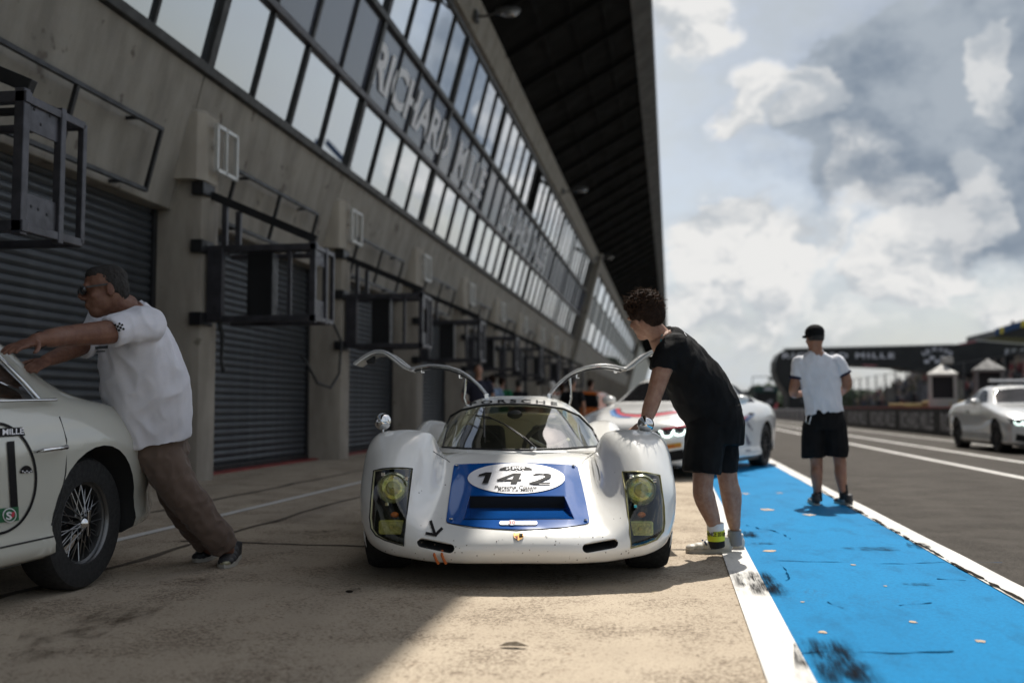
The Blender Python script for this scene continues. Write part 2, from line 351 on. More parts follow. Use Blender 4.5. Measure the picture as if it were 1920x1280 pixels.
# scuffs of rubber and oil
def scuff_mat(name, col, sx, sy, lo, hi, sc=6):
    m = bpy.data.materials.new(name); m.use_nodes = True; t = NT(m.node_tree); t.n.clear()
    tcn = t.node('ShaderNodeTexCoord'); g = tcn.outputs['Generated']
    f = t.ramp(t.noise(t.scale(g, (sx, sy, 1)), sc, 7, .7), lo, hi)
    f = t.math('MULTIPLY', f, t.ramp(t.noise(t.scale(g, (2.2, 1.2, 1)), 2.2, 5, .65), .36, .60))
    v = t.vec('SUBTRACT', g, (.5, .5, 0)); sp_ = t.node('ShaderNodeSeparateXYZ', {0: v})
    ex = t.ramp(t.math('ABSOLUTE', sp_.outputs[0]), .22, .5, 1, 0); ey = t.ramp(t.math('ABSOLUTE', sp_.outputs[1]), .18, .5, 1, 0)
    f = t.math('MULTIPLY', f, t.math('MULTIPLY', ex, ey))
    p = t.node('ShaderNodeBsdfPrincipled', {'Base Color': col, 'Roughness': 1.0, 'Specular IOR Level': .02}); tr = t.node('ShaderNodeBsdfTransparent')
    mx = t.node('ShaderNodeMixShader', {0: f, 1: tr.outputs[0], 2: p.outputs[0]}); t.l.new(mx.outputs[0], t.node('ShaderNodeOutputMaterial').inputs[0]); return m
M_rub = scuff_mat('rubber_scuff', (.010, .010, .012), 26, 1.4, .34, .56, 2.0)
M_oil = scuff_mat('oil_stain', (.11, .08, .055), 2, 2, .42, .75, 3)
def patch(name, px, m, z, label=None):
    p = [on_ground(x, y)+Vector((0, 0, z)) for x, y in px]; o = mesh_obj(name, p, [(0, 1, 2, 3)], m); o['kind'] = 'structure'
    if label: o['label'] = label
patch('tyre_mark', [(1490, 1300), (1690, 1300), (1595, 1195), (1488, 1200)], M_rub, .012, 'streaky black tyre mark on the blue strip near the bottom edge')
patch('tyre_mark', [(1385, 1124), (1492, 1120), (1435, 1070), (1360, 1072)], M_rub, .012, 'streaky black tyre mark across the white apron line')
patch('tyre_mark', [(1705, 1030), (1748, 1032), (1738, 1019), (1698, 1021)], M_rub, .014, 'small black scuff on the lane edge line')
patch('tyre_mark', [(1380, 1010), (1425, 1010), (1420, 997), (1378, 997)], M_rub, .0125)
for q in ([(265, 1100), (400, 1100), (390, 1080), (270, 1082)], [(630, 1115), (680, 1115), (675, 1100), (632, 1101)], [(0, 1260), (250, 1190), (330, 1120), (60, 1150)], [(500, 1006), (640, 1004), (640, 992), (510, 994)]):
    patch('oil_stain', q, M_oil, .006)
M_leaf = mat('dry_leaf', (.10, .07, .035), .8, var=.4, vscale=30)
c0 = on_ground(962, 1214)
leaf = mesh_obj('fallen_leaf', [(-.055, 0, .004), (-.03, .018, .014), (.01, .022, .018), (.062, .002, .006), (.02, -.016, .012), (-.03, -.014, .009), (0, 0, .006)], [(0, 5, 6), (5, 4, 6), (4, 3, 6), (3, 2, 6), (2, 1, 6), (1, 0, 6)], M_leaf)
leaf.location = (c0.x, c0.y, .002); tag(leaf, 'dry brown leaf lying on the sunlit apron before the race car', 'leaf')
def pebble(px, r, name, label, m):
    p = on_ground(*px); mb = MB(); mb.ball((0, 0, 0), (r, r*.6, r*.3), 8, 5); o = mb.build(name, m, smooth=60); o.location = (p.x, p.y, r*.28); tag(o, label, 'debris')
pebble((655, 1110), .02, 'rubber_crumb', 'larger black rubber crumb left of the race car front wheel', M_tar)
pebble((1010, 1073), .008, 'rubber_crumb', 'tiny rubber crumb under the race car nose', M_tar)

random.seed(21)
M_chip = mat('bare_concrete_chip', (.50, .38, .27), .9, var=.3, vscale=40)
for px, py, rx in ((1542, 1187, 9), (1712, 1168, 8), (1838, 1204, 9), (1437, 956, 14), (1443, 1034, 13), (1462, 925, 6), (1518, 966, 12), (1398, 926, 9), (1505, 1130, 4), (1660, 1100, 4), (1600, 1060, 5)):
    c = on_ground(px, py); k = rx/1920*c.y; n = 11
    pl = [(c.x+k*math.cos(2*math.pi*i/n)*random.uniform(.6, 1.2), c.y+k*1.3*math.sin(2*math.pi*i/n)*random.uniform(.6, 1.2), .0065) for i in range(n)]
    mesh_obj('paint_chip', pl, [tuple(range(n))], M_chip)['kind'] = 'structure'
M_hair_crack = mat('paint_crack', (.003, .05, .12), 1.0, spec=.02)
for q in ([(1440, 1052), (1700, 1058), (1880, 1056)], [(1465, 1060), (1478, 1075), (1470, 1090)], [(1490, 1240), (1530, 1228), (1580, 1226)], [(1610, 1232), (1700, 1228), (1790, 1224)], [(1400, 985), (1450, 996), (1470, 1012)], [(1545, 1130), (1575, 1142)], [(1680, 1135), (1740, 1130)], [(1760, 1085), (1810, 1090)], [(1620, 985), (1690, 990)], [(1460, 905), (1520, 912)]):
    wavy('paint_crack', [on_ground(*p) for p in q], .007, M_hair_crack, .0068, 40, 1.6, .09)
M_scr = scuff_mat('dark_scrape', (.02, .03, .04), 3, 12, .40, .62, 2.5)
for q in ([(1385, 1006), (1420, 1006), (1418, 1002), (1384, 1002)], [(1575, 1034), (1690, 1034), (1690, 1026), (1575, 1027)], [(1405, 1022), (1460, 1022), (1458, 1018), (1404, 1018)], [(1690, 1100), (1760, 1100), (1750, 1094), (1688, 1095)]): patch('paint_scrape', q, M_scr, .0072)
for q in ([(240, 1110), (420, 1100), (410, 1078), (250, 1084)], [(120, 1240), (330, 1200), (300, 1160), (120, 1190)]): pass

# ================================================================== the pit building
M_conc = mat('board_concrete', (.30, .275, .235), .85, var=.3, vscale=1.3, vstretch=(2.2, 2.2, .45), col2=(.215, .195, .165), bump=.35, bscale=38, dirt=((.13, .11, .09), 2.6, .63))
M_conc2 = mat('column_concrete', (.33, .295, .245), .85, var=.3, vscale=1.8, vstretch=(2, 2, .5), col2=(.24, .21, .175), bump=.35, bscale=42, dirt=((.15, .13, .10), 3.3, .66))
M_cap_lit = mat('cap_concrete_lit', (.40, .36, .30), .85, var=.25, vscale=1.6, vstretch=(2, 2, .5), col2=(.31, .275, .23), bump=.3, bscale=42)  # lighter than the column, putting the boom shadow below into colour
M_door = mat('shutter_steel', (.075, .082, .09), .42, .35, var=.25, vscale=2.5, spec=.5)
M_frame = mat('window_frame', (.035, .034, .033), .45, .3, var=.3)
M_black = mat('black_steel', (.028, .028, .03), .45, .4, var=.3)
M_greyst = mat('grey_steel', (.085, .082, .092), .38, .55, var=.35, vscale=7, bump=.1)
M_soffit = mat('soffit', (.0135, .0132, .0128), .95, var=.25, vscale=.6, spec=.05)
M_edge = mat('canopy_edge', (.085, .085, .085), .7, var=.25, vscale=.8)
M_alu = mat('white_aluminium', (.62, .61, .58), .4, .3, var=.15)
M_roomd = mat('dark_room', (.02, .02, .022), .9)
M_pane = glass('mirror_pane', (.25, .30, .33), .50, .012, (.05, .058, .065), .93)
M_span = glass('spandrel_glass', (.2, .2, .22), .05, .08, (.085, .092, .12), 1.0, graz=.30)
M_letter = mat('white_lettering', (.82, .82, .84), .6)
M_red = mat('red_sill', (.25, .035, .03), .6, var=.3)
BAY, Y0 = 5.5, 12.38
def FX(z, off=0.0): return -5.84+.26*(z-4.43)+off
def FPt(y, z, off=0.0): return Vector((FX(z, off), y, z))
pb = empty('pit_building', (-6, 12, 0), 0, 'long concrete pit building with mirrored windows and dark canopy along the left', 'building')
def fslab(y0, y1, z0, z1, o0, o1):
    """eight corners of a slab lying in the leaning facade"""
    return [FPt(y0, z0, o0), FPt(y0, z0, o1), FPt(y1, z0, o1), FPt(y1, z0, o0), FPt(y0, z1, o0), FPt(y0, z1, o1), FPt(y1, z1, o1), FPt(y1, z1, o0)]
PI = pb.matrix_world.inverted()
def pbuild(mb, name, m, parent=None, off=(-6, 12, 0), **kw):
    mb.v = [(p[0]-off[0], p[1]-off[1], p[2]-off[2]) for p in mb.v]
    return mb.build(name, m, parent or pb, **kw)
KS = range(-4, 9)                                 # bays; bay k runs from joint to joint
JY = lambda k: Y0-.62+BAY*k                       # joint in the fascia over the column
COLD = .56                                        # column depth along the lane
for k in KS:
    yj0, yj1 = JY(k), JY(k+1)
    mb = MB(); mb.hexa(fslab(yj0+.012, yj1-.012, 3.36, 5.02, -.42, 0)); pbuild(mb, 'fascia_panel', M_conc, bevel=.012)
    # column with rounded nose, standing proud of the leaning fascia
    yn, yf, xp, xd = Y0+BAY*k-COLD, Y0+BAY*k, -5.70, -6.75
    prof = [(xd, yn), (xp-.16, yn), (xp-.05, yn+.05), (xp, yn+.16), (xp, yf-.16), (xp-.045, yf-.045), (xp-.16, yf), (xd, yf)]
    ztop = 4.60
    mb = MB(); n = len(prof)
    lo = [Vector((a, b, -.01)) for a, b in prof]; hi = [Vector((a, b, ztop-.0)) for a, b in prof]; cap = [Vector((a-.05, yn+.05+(b-yn)*(COLD-.1)/COLD, ztop+.05)) for a, b in prof]
    mb.add(lo+hi+cap, [(i, (i+1) % n, n+(i+1) % n, n+i) for i in range(n)]+[(n+i, n+(i+1) % n, 2*n+(i+1) % n, 2*n+i) for i in range(n)]+[tuple(range(2*n, 3*n))])
    pbuild(mb, 'column', M_conc2, smooth=30)
    cp_ = [(FX(3.7)-.3, yn-.16), (xp-.16, yn-.16), (xp-.05, yn-.11), (xp+.012, yn+.02), (xp+.012, yf-.22), (xp-.03, yf-.10), (xp-.12, yf-.05), (FX(3.7)-.3, yf-.05)]
    mb = MB(); z0_, z1_, z2_ = 3.72, 4.56, 4.62
    mb.add([Vector((a, b, z0_)) for a, b in cp_]+[Vector((a, b, z1_)) for a, b in cp_]+[Vector((a-.05, yn+.04+(b-yn)*(COLD-.08)/COLD, z2_)) for a, b in cp_], [(i, (i+1) % n, n+(i+1) % n, n+i) for i in range(n)]+[(n+i, n+(i+1) % n, 2*n+(i+1) % n, 2*n+i) for i in range(n)]+[tuple(range(n-1, -1, -1)), tuple(range(2*n, 3*n))])
    pbuild(mb, 'column_cap', M_cap_lit, smooth=30)
    # roller door between this column and the next
    d0, d1, dxp = yf+.0, yf+BAY-COLD, -6.36
    rd = empty('roller_door', (dxp+6, (d0+d1)/2-12, 0)); rd.parent = pb
    oc = (dxp, (d0+d1)/2, 0)
    if k in (-2, -1, 0, 1, 2):
        def slat_mesh(y0, y1):
            s_ = MB(); pf = [(0, 0), (.012, .012), (.026, .040), (.026, .062), (.012, .090), (0, .098)]
            s_.add([Vector((a, y0-oc[1], b)) for a, b in pf]+[Vector((a, y1-oc[1], b)) for a, b in pf], [(i, i+1, 7+i, 6+i) for i in range(5)])
            return s_
        s0 = slat_mesh(d0+.03, d1-.03).build('slat', M_door, rd, smooth=25); s0.location = (0, 0, .1)
        for i in range(1, 34): share(s0, rd, (0, 0, .1+.1*i))
    else:
        s_ = MB()
        for i in range(34):
            z = .1+.1*i; pf = [(0, z), (.012, z+.012), (.026, z+.04), (.026, z+.062), (.012, z+.09), (0, z+.1)]
            s_.add([Vector((a, d0-oc[1], b)) for a, b in pf]+[Vector((a, d1-oc[1], b)) for a, b in pf], [(i_, i_+1, 7+i_, 6+i_) for i_ in range(5)])
        s_.build('curtain', M_door, rd, smooth=25)['kind'] = 'stuff'
    mb = MB().box((-.03, 0, 1.75), (.02, d1-d0, 3.6)); mb.build('backing_sheet', M_black, rd)
    mb = MB().box((.03, 0, .05), (.07, d1-d0-.06, .1)); mb.build('bottom_bar', M_black, rd, bevel=.01)
    for y_ in (d0+.05, d1-.05):
        mb = MB().box((.02, y_-oc[1], 1.75), (.09, .08, 3.5)); mb.build('guide_rail', M_black, rd, bevel=.008)
    mb = MB().box((.16, 0, .012), (.16, d1-d0, .03)); mb.build('threshold', M_red, rd)
    # lintel shade behind the fascia
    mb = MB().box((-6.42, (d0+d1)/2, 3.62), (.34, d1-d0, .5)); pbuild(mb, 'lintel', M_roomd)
# window wall: sill, transoms, mullions, panes
YA, YB = JY(-4), JY(9)
ROWS = [(5.14, 6.33), (6.44, 7.74), (7.86, 9.40)]
def rail(z0, z1, o0, o1, name, m=M_frame):
    mb = MB(); mb.hexa(fslab(YA, YB, z0, z1, o0, o1)); pbuild(mb, name, m, bevel=.01)
rail(5.022, 5.135, -.2, .07, 'window_sill'); rail(6.335, 6.435, -.1, .075, 'transom', M_greyst); rail(7.745, 7.855, -.1, .075, 'transom'); rail(9.405, 9.52, -.2, .04, 'head_rail')
PW = BAY/4
pane_src = {}
for i in range(13*4):
    ya = YA+PW*i; k = i % 4; thick = .15 if k == 0 else (.085 if k == 2 else .05)
    mb = MB(); mb.hexa(fslab(ya-thick/2, ya+thick/2, 5.137, 9.403, -.12, .055 if k == 0 else .03)); pbuild(mb, 'mullion', M_frame)
    for r_, (z0, z1) in enumerate(ROWS):
        if r_ == 2 and abs(ya-34.6) < PW*.55: 
            mb = MB(); mb.hexa(fslab(ya, ya+PW, z0, z1, -.5, -.45)); pbuild(mb, 'open_window', M_roomd); continue
        key = r_
        if key not in pane_src:
            c_ = FPt(YA+PW/2, (z0+z1)/2, -.02); mb = MB(); mb.hexa(fslab(YA+.02, YA+PW-.02, z0-.02, z1+.02, -.03, -.015)); pane_src[key] = pbuild(mb, 'spandrel_panel' if r_ == 1 else 'window_pane', M_span if r_ == 1 else M_pane, off=c_); o = pane_src[key]; o['c'] = c_
        else: o = share(pane_src[key], pb)
        c_ = Vector(pane_src[key]['c']); o.location = (c_.x+6, c_.y-12+PW*i, c_.z); o.rotation_euler = (0, random.uniform(-.003, .003), random.uniform(-.004, .004))
        # tiny individual tilt, as real panes never align
mb = MB(); mb.box((-11.6, (YA+YB)/2, 5.2), (9.4, YB-YA, 10.4)); pbuild(mb, 'unseen_core', M_roomd)  # unseen building body, a plain box added to block light
# concrete cornice in lengths, with ducts and joints
yc = YA
while yc < YB-.1:
    y2 = min(yc+11, YB); mb = MB(); mb.hexa(fslab(yc+.02, y2-.02, 9.525, 10.22, -.2, .13)); pbuild(mb, 'cornice_beam', M_conc, bevel=.015); yc = y2
# canopy
CZ = 10.62
YC0, YC1 = YA, 235
XE, ZE, XI = -.42, 12.45, -1.0                  # outer edge rises above the lane
zs = lambda x: 10.38+(x+4.2)*(ZE-.25-10.38)/(XI+4.2)
def slope(x0, x1, y0, y1, lo, hi): return [(x0, y0, zs(x0)+lo), (x1, y0, zs(x1)+lo), (x1, y1, zs(x1)+lo), (x0, y1, zs(x0)+lo), (x0, y0, zs(x0)+hi), (x1, y0, zs(x1)+hi), (x1, y1, zs(x1)+hi), (x0, y1, zs(x0)+hi)]
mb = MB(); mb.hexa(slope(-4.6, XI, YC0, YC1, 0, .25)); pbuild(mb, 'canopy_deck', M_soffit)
mb = MB().box((-10.5, (YC0+YC1)/2, 10.5), (12, YC1-YC0, .3)); pbuild(mb, 'unseen_roof', M_soffit)  # unseen roof, extended rearwards to block light
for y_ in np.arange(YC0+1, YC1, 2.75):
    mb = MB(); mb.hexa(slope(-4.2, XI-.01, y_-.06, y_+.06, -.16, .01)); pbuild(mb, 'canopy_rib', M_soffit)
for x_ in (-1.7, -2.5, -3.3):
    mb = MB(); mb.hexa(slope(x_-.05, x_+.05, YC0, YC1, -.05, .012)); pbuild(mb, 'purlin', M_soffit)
mb = MB(); mb.hexa([(XI, YC0, ZE-.32), (XE-.03, YC0, ZE), (XE-.03, YC1, ZE), (XI, YC1, ZE-.32), (XI, YC0, ZE+.1), (XE, YC0, ZE+.45), (XE, YC1, ZE+.45), (XI, YC1, ZE+.1)]); pbuild(mb, 'canopy_edge', M_edge)
# lettering on the spandrel glass
def facade_text(s, yc_, wd, ht, zc=7.09):
    text_on('lettering', s, M_letter, pb, lambda a, b: FPt(yc_+a, zc+b*.967, .012)-Vector((-6, 12, 0)), ht, wd, bold=.03)
facade_text('RICHARD', 20.35, 6.2, .80); facade_text('MILLE', 26.15, 3.6, .80)
facade_text('RICHARD', 34.2, 6.0, .80); facade_text('MILLE', 40.3, 3.6, .80)
# end pylon and the farther block
def pylon(y, wd, parent=pb):
    mb = MB(); mb.hexa([FPt(y, 2.2, -.3), FPt(y, 2.2, .35), FPt(y+wd, 2.2, .35), FPt(y+wd, 2.2, -.3), FPt(y, 10.2, -.3), FPt(y, 10.2, .35), FPt(y+wd, 10.2, .35), FPt(y+wd, 10.2, -.3)]); pbuild(mb, 'pylon', M_conc, parent, bevel=.02)
pylon(YB+.05, 1.3)
fb = empty('far_pit_building', (-6, 70, 0), 0, 'farther stretch of the pit building beyond the leaning concrete pylon', 'building')
def fbuild(mb, name, m, **kw): return pbuild(mb, name, m, fb, (-6, 70, 0), **kw)
ya2, yb2 = YB+1.4, YB+1.4+14*5.6
mb = MB(); mb.hexa(fslab(ya2, yb2, 3.2, 5.3, -.4, 0)); fbuild(mb, 'fascia_panel', M_conc)
mb = MB(); mb.hexa(fslab(ya2, yb2, 9.5, 10.2, -.2, .13)); fbuild(mb, 'cornice_beam', M_conc)
M_wpanel = mat('white_cladding', (.50, .51, .50), .5, var=.12, vscale=.5)
for i in range(14):
    a, b = ya2+5.6*i, ya2+5.6*(i+1)
    for z0, z1, m_, nm in ((5.4, 6.7, M_pane, 'window_pane'), (6.75, 8.1, M_wpanel, 'cladding_panel'), (8.2, 9.45, M_pane, 'window_pane')):
        mb = MB(); mb.hexa(fslab(a+.1, b-.1, z0, z1, -.05, -.02)); fbuild(mb, nm, m_)
    mb = MB(); mb.hexa(fslab(a-.12, a+.12, 5.3, 9.5, -.1, .06)); fbuild(mb, 'mullion', M_frame)
    mb = MB().box((-6.2, a, 1.9), (1.1, .56, 3.8)); fbuild(mb, 'column', M_conc2)
mb = MB().box((-6.6, (ya2+yb2)/2, 1.65), (.3, yb2-ya2, 3.3)); fbuild(mb, 'door_wall', M_door)
mb = MB().box((-10, (ya2+yb2)/2, 6), (7, yb2-ya2, 9)); fbuild(mb, 'unseen_core', M_roomd)
mb = MB(); mb.hexa(fslab(yb2, yb2+1.6, 0, 10.2, -.3, .4)); fbuild(mb, 'pylon', M_conc)
mb = MB(); mb.hexa(fslab(yb2+1.6, yb2+80, 0, 10.2, -.6, 0)); fbuild(mb, 'end_wall', M_wpanel)

# ------------------------------------------------------------------ steel pit booms, sign frames, lightboxes, lamps
def boom(k, label):
    yn = Y0+BAY*k-.42-(.23 if k < 0 else 0)
    e = empty('pit_boom', (-5.7, yn, 2.0+(.12 if k < 0 else 0)), 0, label, 'steel boom', 'steel booms hung on the garage columns')
    x1 = 1.38; d = .72                              # reach into the lane, depth along it
    def P(name, mb, m=M_greyst, b=.006): return mb.build(name, m, e, bevel=b)
    P('tie_beam', MB().bar((-.1, .1, 1.62), (x1, .1, .98), .07, .10), M_black)
    for z in (.0, .88): 
        P('rail', MB().box((x1/2-.1, 0, z), (x1+.3, .07, .08)), M_greyst)
        P('rail', MB().box((x1/2, d, z), (x1, .05, .06)), M_greyst)
        P('end_rail', MB().box((x1, d/2, z), (.05, d, .06)))
    for x_ in (.18, .36): P('hanger', MB().box((x_, .1, 1.15 if x_ < .3 else 1.1), (.07, .06, .62 if x_ < .3 else .52)), M_greyst)
    P('post', MB().box((x1, 0, .44), (.075, .07, 1.0))); P('post', MB().box((x1, .44, .44), (.06, .06, .98))); P('post', MB().box((x1, d, .44), (.05, .05, .9)))
    P('post', MB().box((x1-.30, .0, .44), (.05, .05, .86))); P('post', MB().box((.12, 0, .44), (.20, .10, .9)), M_greyst)
    for z, h in ((.79, .24), (.13, .22)):
        mb = MB().box((x1, .22, z), (.012, .38, h)); o = P('end_plate', mb)
        for yy in (.12, .2, .3): MB().ball((x1+.008, yy, z+random.uniform(-.05, .05)), (.004, .012, .012), 8, 5).build('bolt', M_black, o)
    P('hanging_box', MB().box((.55, d*.6, .44), (.34, .2, .86)), M_black, .01)
    P('cross_member', MB().box((x1/2, d*.5, .90), (x1, .05, .05)), M_black)
    for z in (.0, .9, 1.62): P('bracket', MB().box((-.06, -.02, z), (.16, .34, .16)), M_black, .01)
    return e
names = ['nearest steel boom cut by the left edge above the pushing man', 'steel boom on the column right of the pushing man', 'steel boom on the second column with a hanging hose', 'steel boom on the third column, behind the open left car door',
         'fourth steel boom along the garages', 'fifth steel boom along the garages', 'sixth steel boom along the garages', 'seventh steel boom along the garages', 'farthest steel boom along the garages']
for k in range(-1, 8): boom(k, names[k+1])
def sign_frame(y0, y1, posts, label):
    e = empty('sign_rail', (-6, y0, 3.3), 0, label, 'rail frame', 'black rail frames on the concrete fascia'); z0, z1 = 3.40, 4.10; off = .17
    q = lambda y, z: FPt(y, z, off)-Vector((-6, y0, 3.3))
    for z in (z0, z1): MB().bar(q(y0, z), q(y1, z), .045).build('rail', M_black, e)
    for y in posts: MB().bar(q(y, z0), q(y, z1), .045).build('post', M_black, e)
    for y in np.linspace(y0+.5, y1-.5, 2 if y1-y0 < 4 else 3):
        for z in (z0, z1): MB().bar(q(y, z), q(y, z)-Vector((off, 0, 0)), .035).build('stay', M_black, e)
lab = ['black rail frame on the fascia at the left edge', 'black rail frame above the first full roller door', 'black rail frame above the second full roller door', 'third black rail frame along the fascia', 'fourth black rail frame along the fascia', 'fifth black rail frame along the fascia', 'sixth black rail frame along the fascia']
sign_frame(7.4, 10.86, [7.42, 9.15, 10.84], lab[0])
for k in range(6): sign_frame(Y0+BAY*k+.52, Y0+BAY*k+3.76, [Y0+BAY*k+.54, Y0+BAY*k+2.1, Y0+BAY*k+3.74], lab[k+1])
ords = ['nearest', 'second', 'third', 'fourth', 'fifth', 'sixth', 'seventh', 'eighth']
for k in range(0, 8):
    y = Y0+BAY*k; e = empty('lightbox_frame', (-5.60, y-.43, 3.88), 0, 'white rectangular metal frame on the %s garage column' % ords[k], 'sign frame', 'white frames on the garage columns')
    for a, b in (((0, 0, 0), (0, .58, 0)), ((0, 0, .56), (0, .58, .56))): MB().bar(a, b, .05, .045).build('rail', M_alu, e)
    for y_, w_ in ((0, .045), (.26, .03), (.58, .045)): MB().bar((0, y_, -.02), (0, y_, .58), w_, .05).build('post', M_alu, e)
    MB().box((-.06, .08, .3), (.10, .04, .05)).build('stay', M_alu, e)
M_lamp = mat('lamp_housing', (.09, .09, .09), .45, .4); M_lens = glass('lamp_lens', (.8, .82, .85), .25, .05, (.3, .3, .3), .5)
for (y, ll) in ((22.3, 'nearest floodlight with its modelled reflection under the canopy cornice'), (41.3, 'second floodlight with its modelled reflection along the cornice'), (60.2, 'third floodlight with its modelled reflection along the cornice')):
    x = FX(9.75, .15); e = empty('floodlight', (x, y, 9.75), 0, ll, 'floodlight', 'floodlights on the cornice')
    MB().box((.03, 0, 0), (.1, .3, .22)).build('bracket', M_lamp, e, bevel=.01)
    for sx in (-1, 1):  # left head models the lamp's reflection in the glass
        MB().tube([(.05, 0, 0), (.25*sx+.05, -.05, -.02), (.48*sx+.05, -.08, .03)], .03, 8).build('arm', M_lamp, e, smooth=40)
        o = MB().ball((.72*sx+.05, -.1, .05), (.30, .15, .10), 20, 12).build('lamp_head', M_lamp, e, smooth=60)
        MB().ball((.76*sx+.05, -.1, .0), (.22, .12, .09), 20, 12).build('lens', M_lens, o, smooth=60)
# hose and small things on the second column
M_rubber = mat('black_rubber', (.018, .018, .018), .6)
y = Y0+BAY
MB().tube([at_x(622, 600, -5.62), at_x(640, 640, -5.5), at_x(636, 700, -5.5), at_x(620, 727, -5.5), at_x(595, 718, -5.5), at_x(575, 680, -5.55), at_x(566, 668, -5.64)], .022, 8).build('air_hose', M_rubber, None, smooth=60)
tag(bpy.data.objects['air_hose'], 'black air hose looping down the second garage column', 'hose')
M_bluep = mat('blue_plastic', (.03, .10, .28), .5)
c0 = on_ground(605, 852); mb = MB().box((0, 0, .05), (.12, .18, .09)); mb.tube([(0, -.06, .1), (0, -.06, .15)], .02, 8); mb.tube([(0, .06, .1), (0, .06, .15)], .02, 8)
o = mb.build('blue_tap', M_bluep, bevel=.01); o.location = (-5.62, c0.y, 0.0); tag(o, 'small blue fitting at the foot of the second garage column', 'fitting')
MB().tube([(-5.55, 11.95, 2.05), (-5.5, 12.0, 1.8), (-5.52, 12.02, 1.5), (-5.5, 12.05, 1.35)], [.03, .03, .02, .03], 8).build('hose_end', M_rubber, None, smooth=60)
tag(bpy.data.objects['hose_end'], 'short black hose end hanging from the boom by the pushing man', 'hose')

# ================================================================== shaping tools for vehicles
def crom(P, m):
    """Catmull-Rom through rows of P (n,...) -> m samples per span"""
    P = np.asarray(P, float); n = len(P); out = []
    ext = np.concatenate([[2*P[0]-P[1]], P, [2*P[-1]-P[-2]]])
    for i in range(n-1):
        p0, p1, p2, p3 = ext[i:i+4]
        for j in range(m):
            t = j/m
            out.append(.5*((2*p1)+(-p0+p2)*t+(2*p0-5*p1+4*p2-p3)*t*t+(-p0+3*p1-3*p2+p3)*t**3))
    out.append(P[-1]); return np.array(out)
def grid_bm(grid, mu=4, mv=4, mirror=True, bm=None, closed_ends=False):
    """smooth quad surface through a control grid [col][row] of (x,y,z); mirrored about x=0 when col 0 lies on it"""
    G = np.asarray(grid, float); G = crom(G, mu); G = np.swapaxes(crom(np.swapaxes(G, 0, 1), mv), 0, 1)
    bm = bm or bmesh.new()
    def put(Gx):
        vs = [[bm.verts.new(p) for p in r_] for r_ in Gx]
        for i in range(len(vs)-1):
            for j in range(len(vs[0])-1):
                q = (vs[i][j], vs[i+1][j], vs[i+1][j+1], vs[i][j+1])
                try: bm.faces.new(q)
                except ValueError: pass
    put(G)
    if mirror: put((G*np.array([-1, 1, 1]))[::-1])
    bmesh.ops.remove_doubles(bm, verts=bm.verts, dist=1e-4)
    bmesh.ops.recalc_face_normals(bm, faces=bm.faces)
    return bm
def inside(poly, x, y):
    c = False; n = len(poly)
    for i in range(n):
        x1, y1 = poly[i]; x2, y2 = poly[i-1]
        if (y1 > y) != (y2 > y) and x < (x2-x1)*(y-y1)/(y2-y1)+x1: c = not c
    return c
def cut(bm, poly, to2, plane, flt=None, pad=0.0):
    """knife the polygon outline into the surface; returns the faces inside. to2(co)->2-D, plane(a,b)->(point, normal)"""
    x0, x1 = min(p[0] for p in poly)-pad, max(p[0] for p in poly)+pad; y0, y1 = min(p[1] for p in poly)-pad, max(p[1] for p in poly)+pad
    def near(f):
        if flt and not flt(f): return False
        q = [to2(v.co) for v in f.verts]
        return max(a for a, b in q) > x0 and min(a for a, b in q) < x1 and max(b for a, b in q) > y0 and min(b for a, b in q) < y1
    fs = set(f for f in bm.faces if near(f))
    for i in range(len(poly)):
        co, no = plane(poly[i], poly[(i+1) % len(poly)])
        geom = list(fs)+list({e for f in fs for e in f.edges})+list({v for f in fs for v in f.verts})
        r_ = bmesh.ops.bisect_plane(bm, geom=geom, dist=1e-6, plane_co=co, plane_no=no)
        fs = set(g for g in r_['geom'] if isinstance(g, bmesh.types.BMFace) and g.is_valid) | set(f for f in fs if f.is_valid)
    return [f for f in fs if f.is_valid and (not flt or flt(f)) and inside(poly, *to2(f.calc_center_median()))]
def proj_axes(a, b):
    """projection onto two axes of the local frame"""
    c = 3-a-b
    def to2(co): return (co[a], co[b])
    def plane(p, q):
        P = Vector((0, 0, 0)); P[a], P[b] = p; Q = Vector((0, 0, 0)); Q[a], Q[b] = q; ax = Vector((0, 0, 0)); ax[c] = 1
        return P, (Q-P).cross(ax).normalized()
    return to2, plane
def proj_cam(Mw):
    """projection through the lens, for outlines read off the photograph onto the real surface"""
    Mi = Mw.inverted(); Cl = Mi @ CC; Rt = Mi.to_3x3()
    def to2(co): return to_px(Mw @ co)
    def plane(p, q): return Cl, (Rt @ ray(*p)).cross(Rt @ ray(*q)).normalized()
    return to2, plane
def lift(bm, faces, off=0.0, delete=True):
    """copy faces to a new bmesh pushed out along the normals"""
    nb = bmesh.new(); mp = {}
    for f in faces:
        for v in f.verts:
            if v not in mp: mp[v] = nb.verts.new(v.co+v.normal*off)
    for f in faces:
        try: nb.faces.new([mp[v] for v in f.verts])
        except ValueError: pass
    if delete:
        bmesh.ops.delete(bm, geom=faces, context='FACES')
    nb.normal_update(); return nb
def recess(nb, d, floor=True):
    """walls (and floor) pushed from the rim of a lifted patch by vector d -> new bmesh"""
    wb = bmesh.new(); d = Vector(d); mp = {}; mp2 = {}
    def g(v):
        if v not in mp: mp[v] = wb.verts.new(v.co); mp2[v] = wb.verts.new(v.co+d)
        return mp[v], mp2[v]
    for e in nb.edges:
        if len(e.link_faces) == 1:
            a, a2 = g(e.verts[0]); b, b2 = g(e.verts[1]); wb.faces.new((a, b, b2, a2))
    if floor:
        for f in nb.faces: wb.faces.new([g(v)[1] for v in f.verts])
    return wb
def thicken(o, t, off=-1):
    md = o.modifiers.new('solid', 'SOLIDIFY'); md.thickness = t; md.offset = off; return o
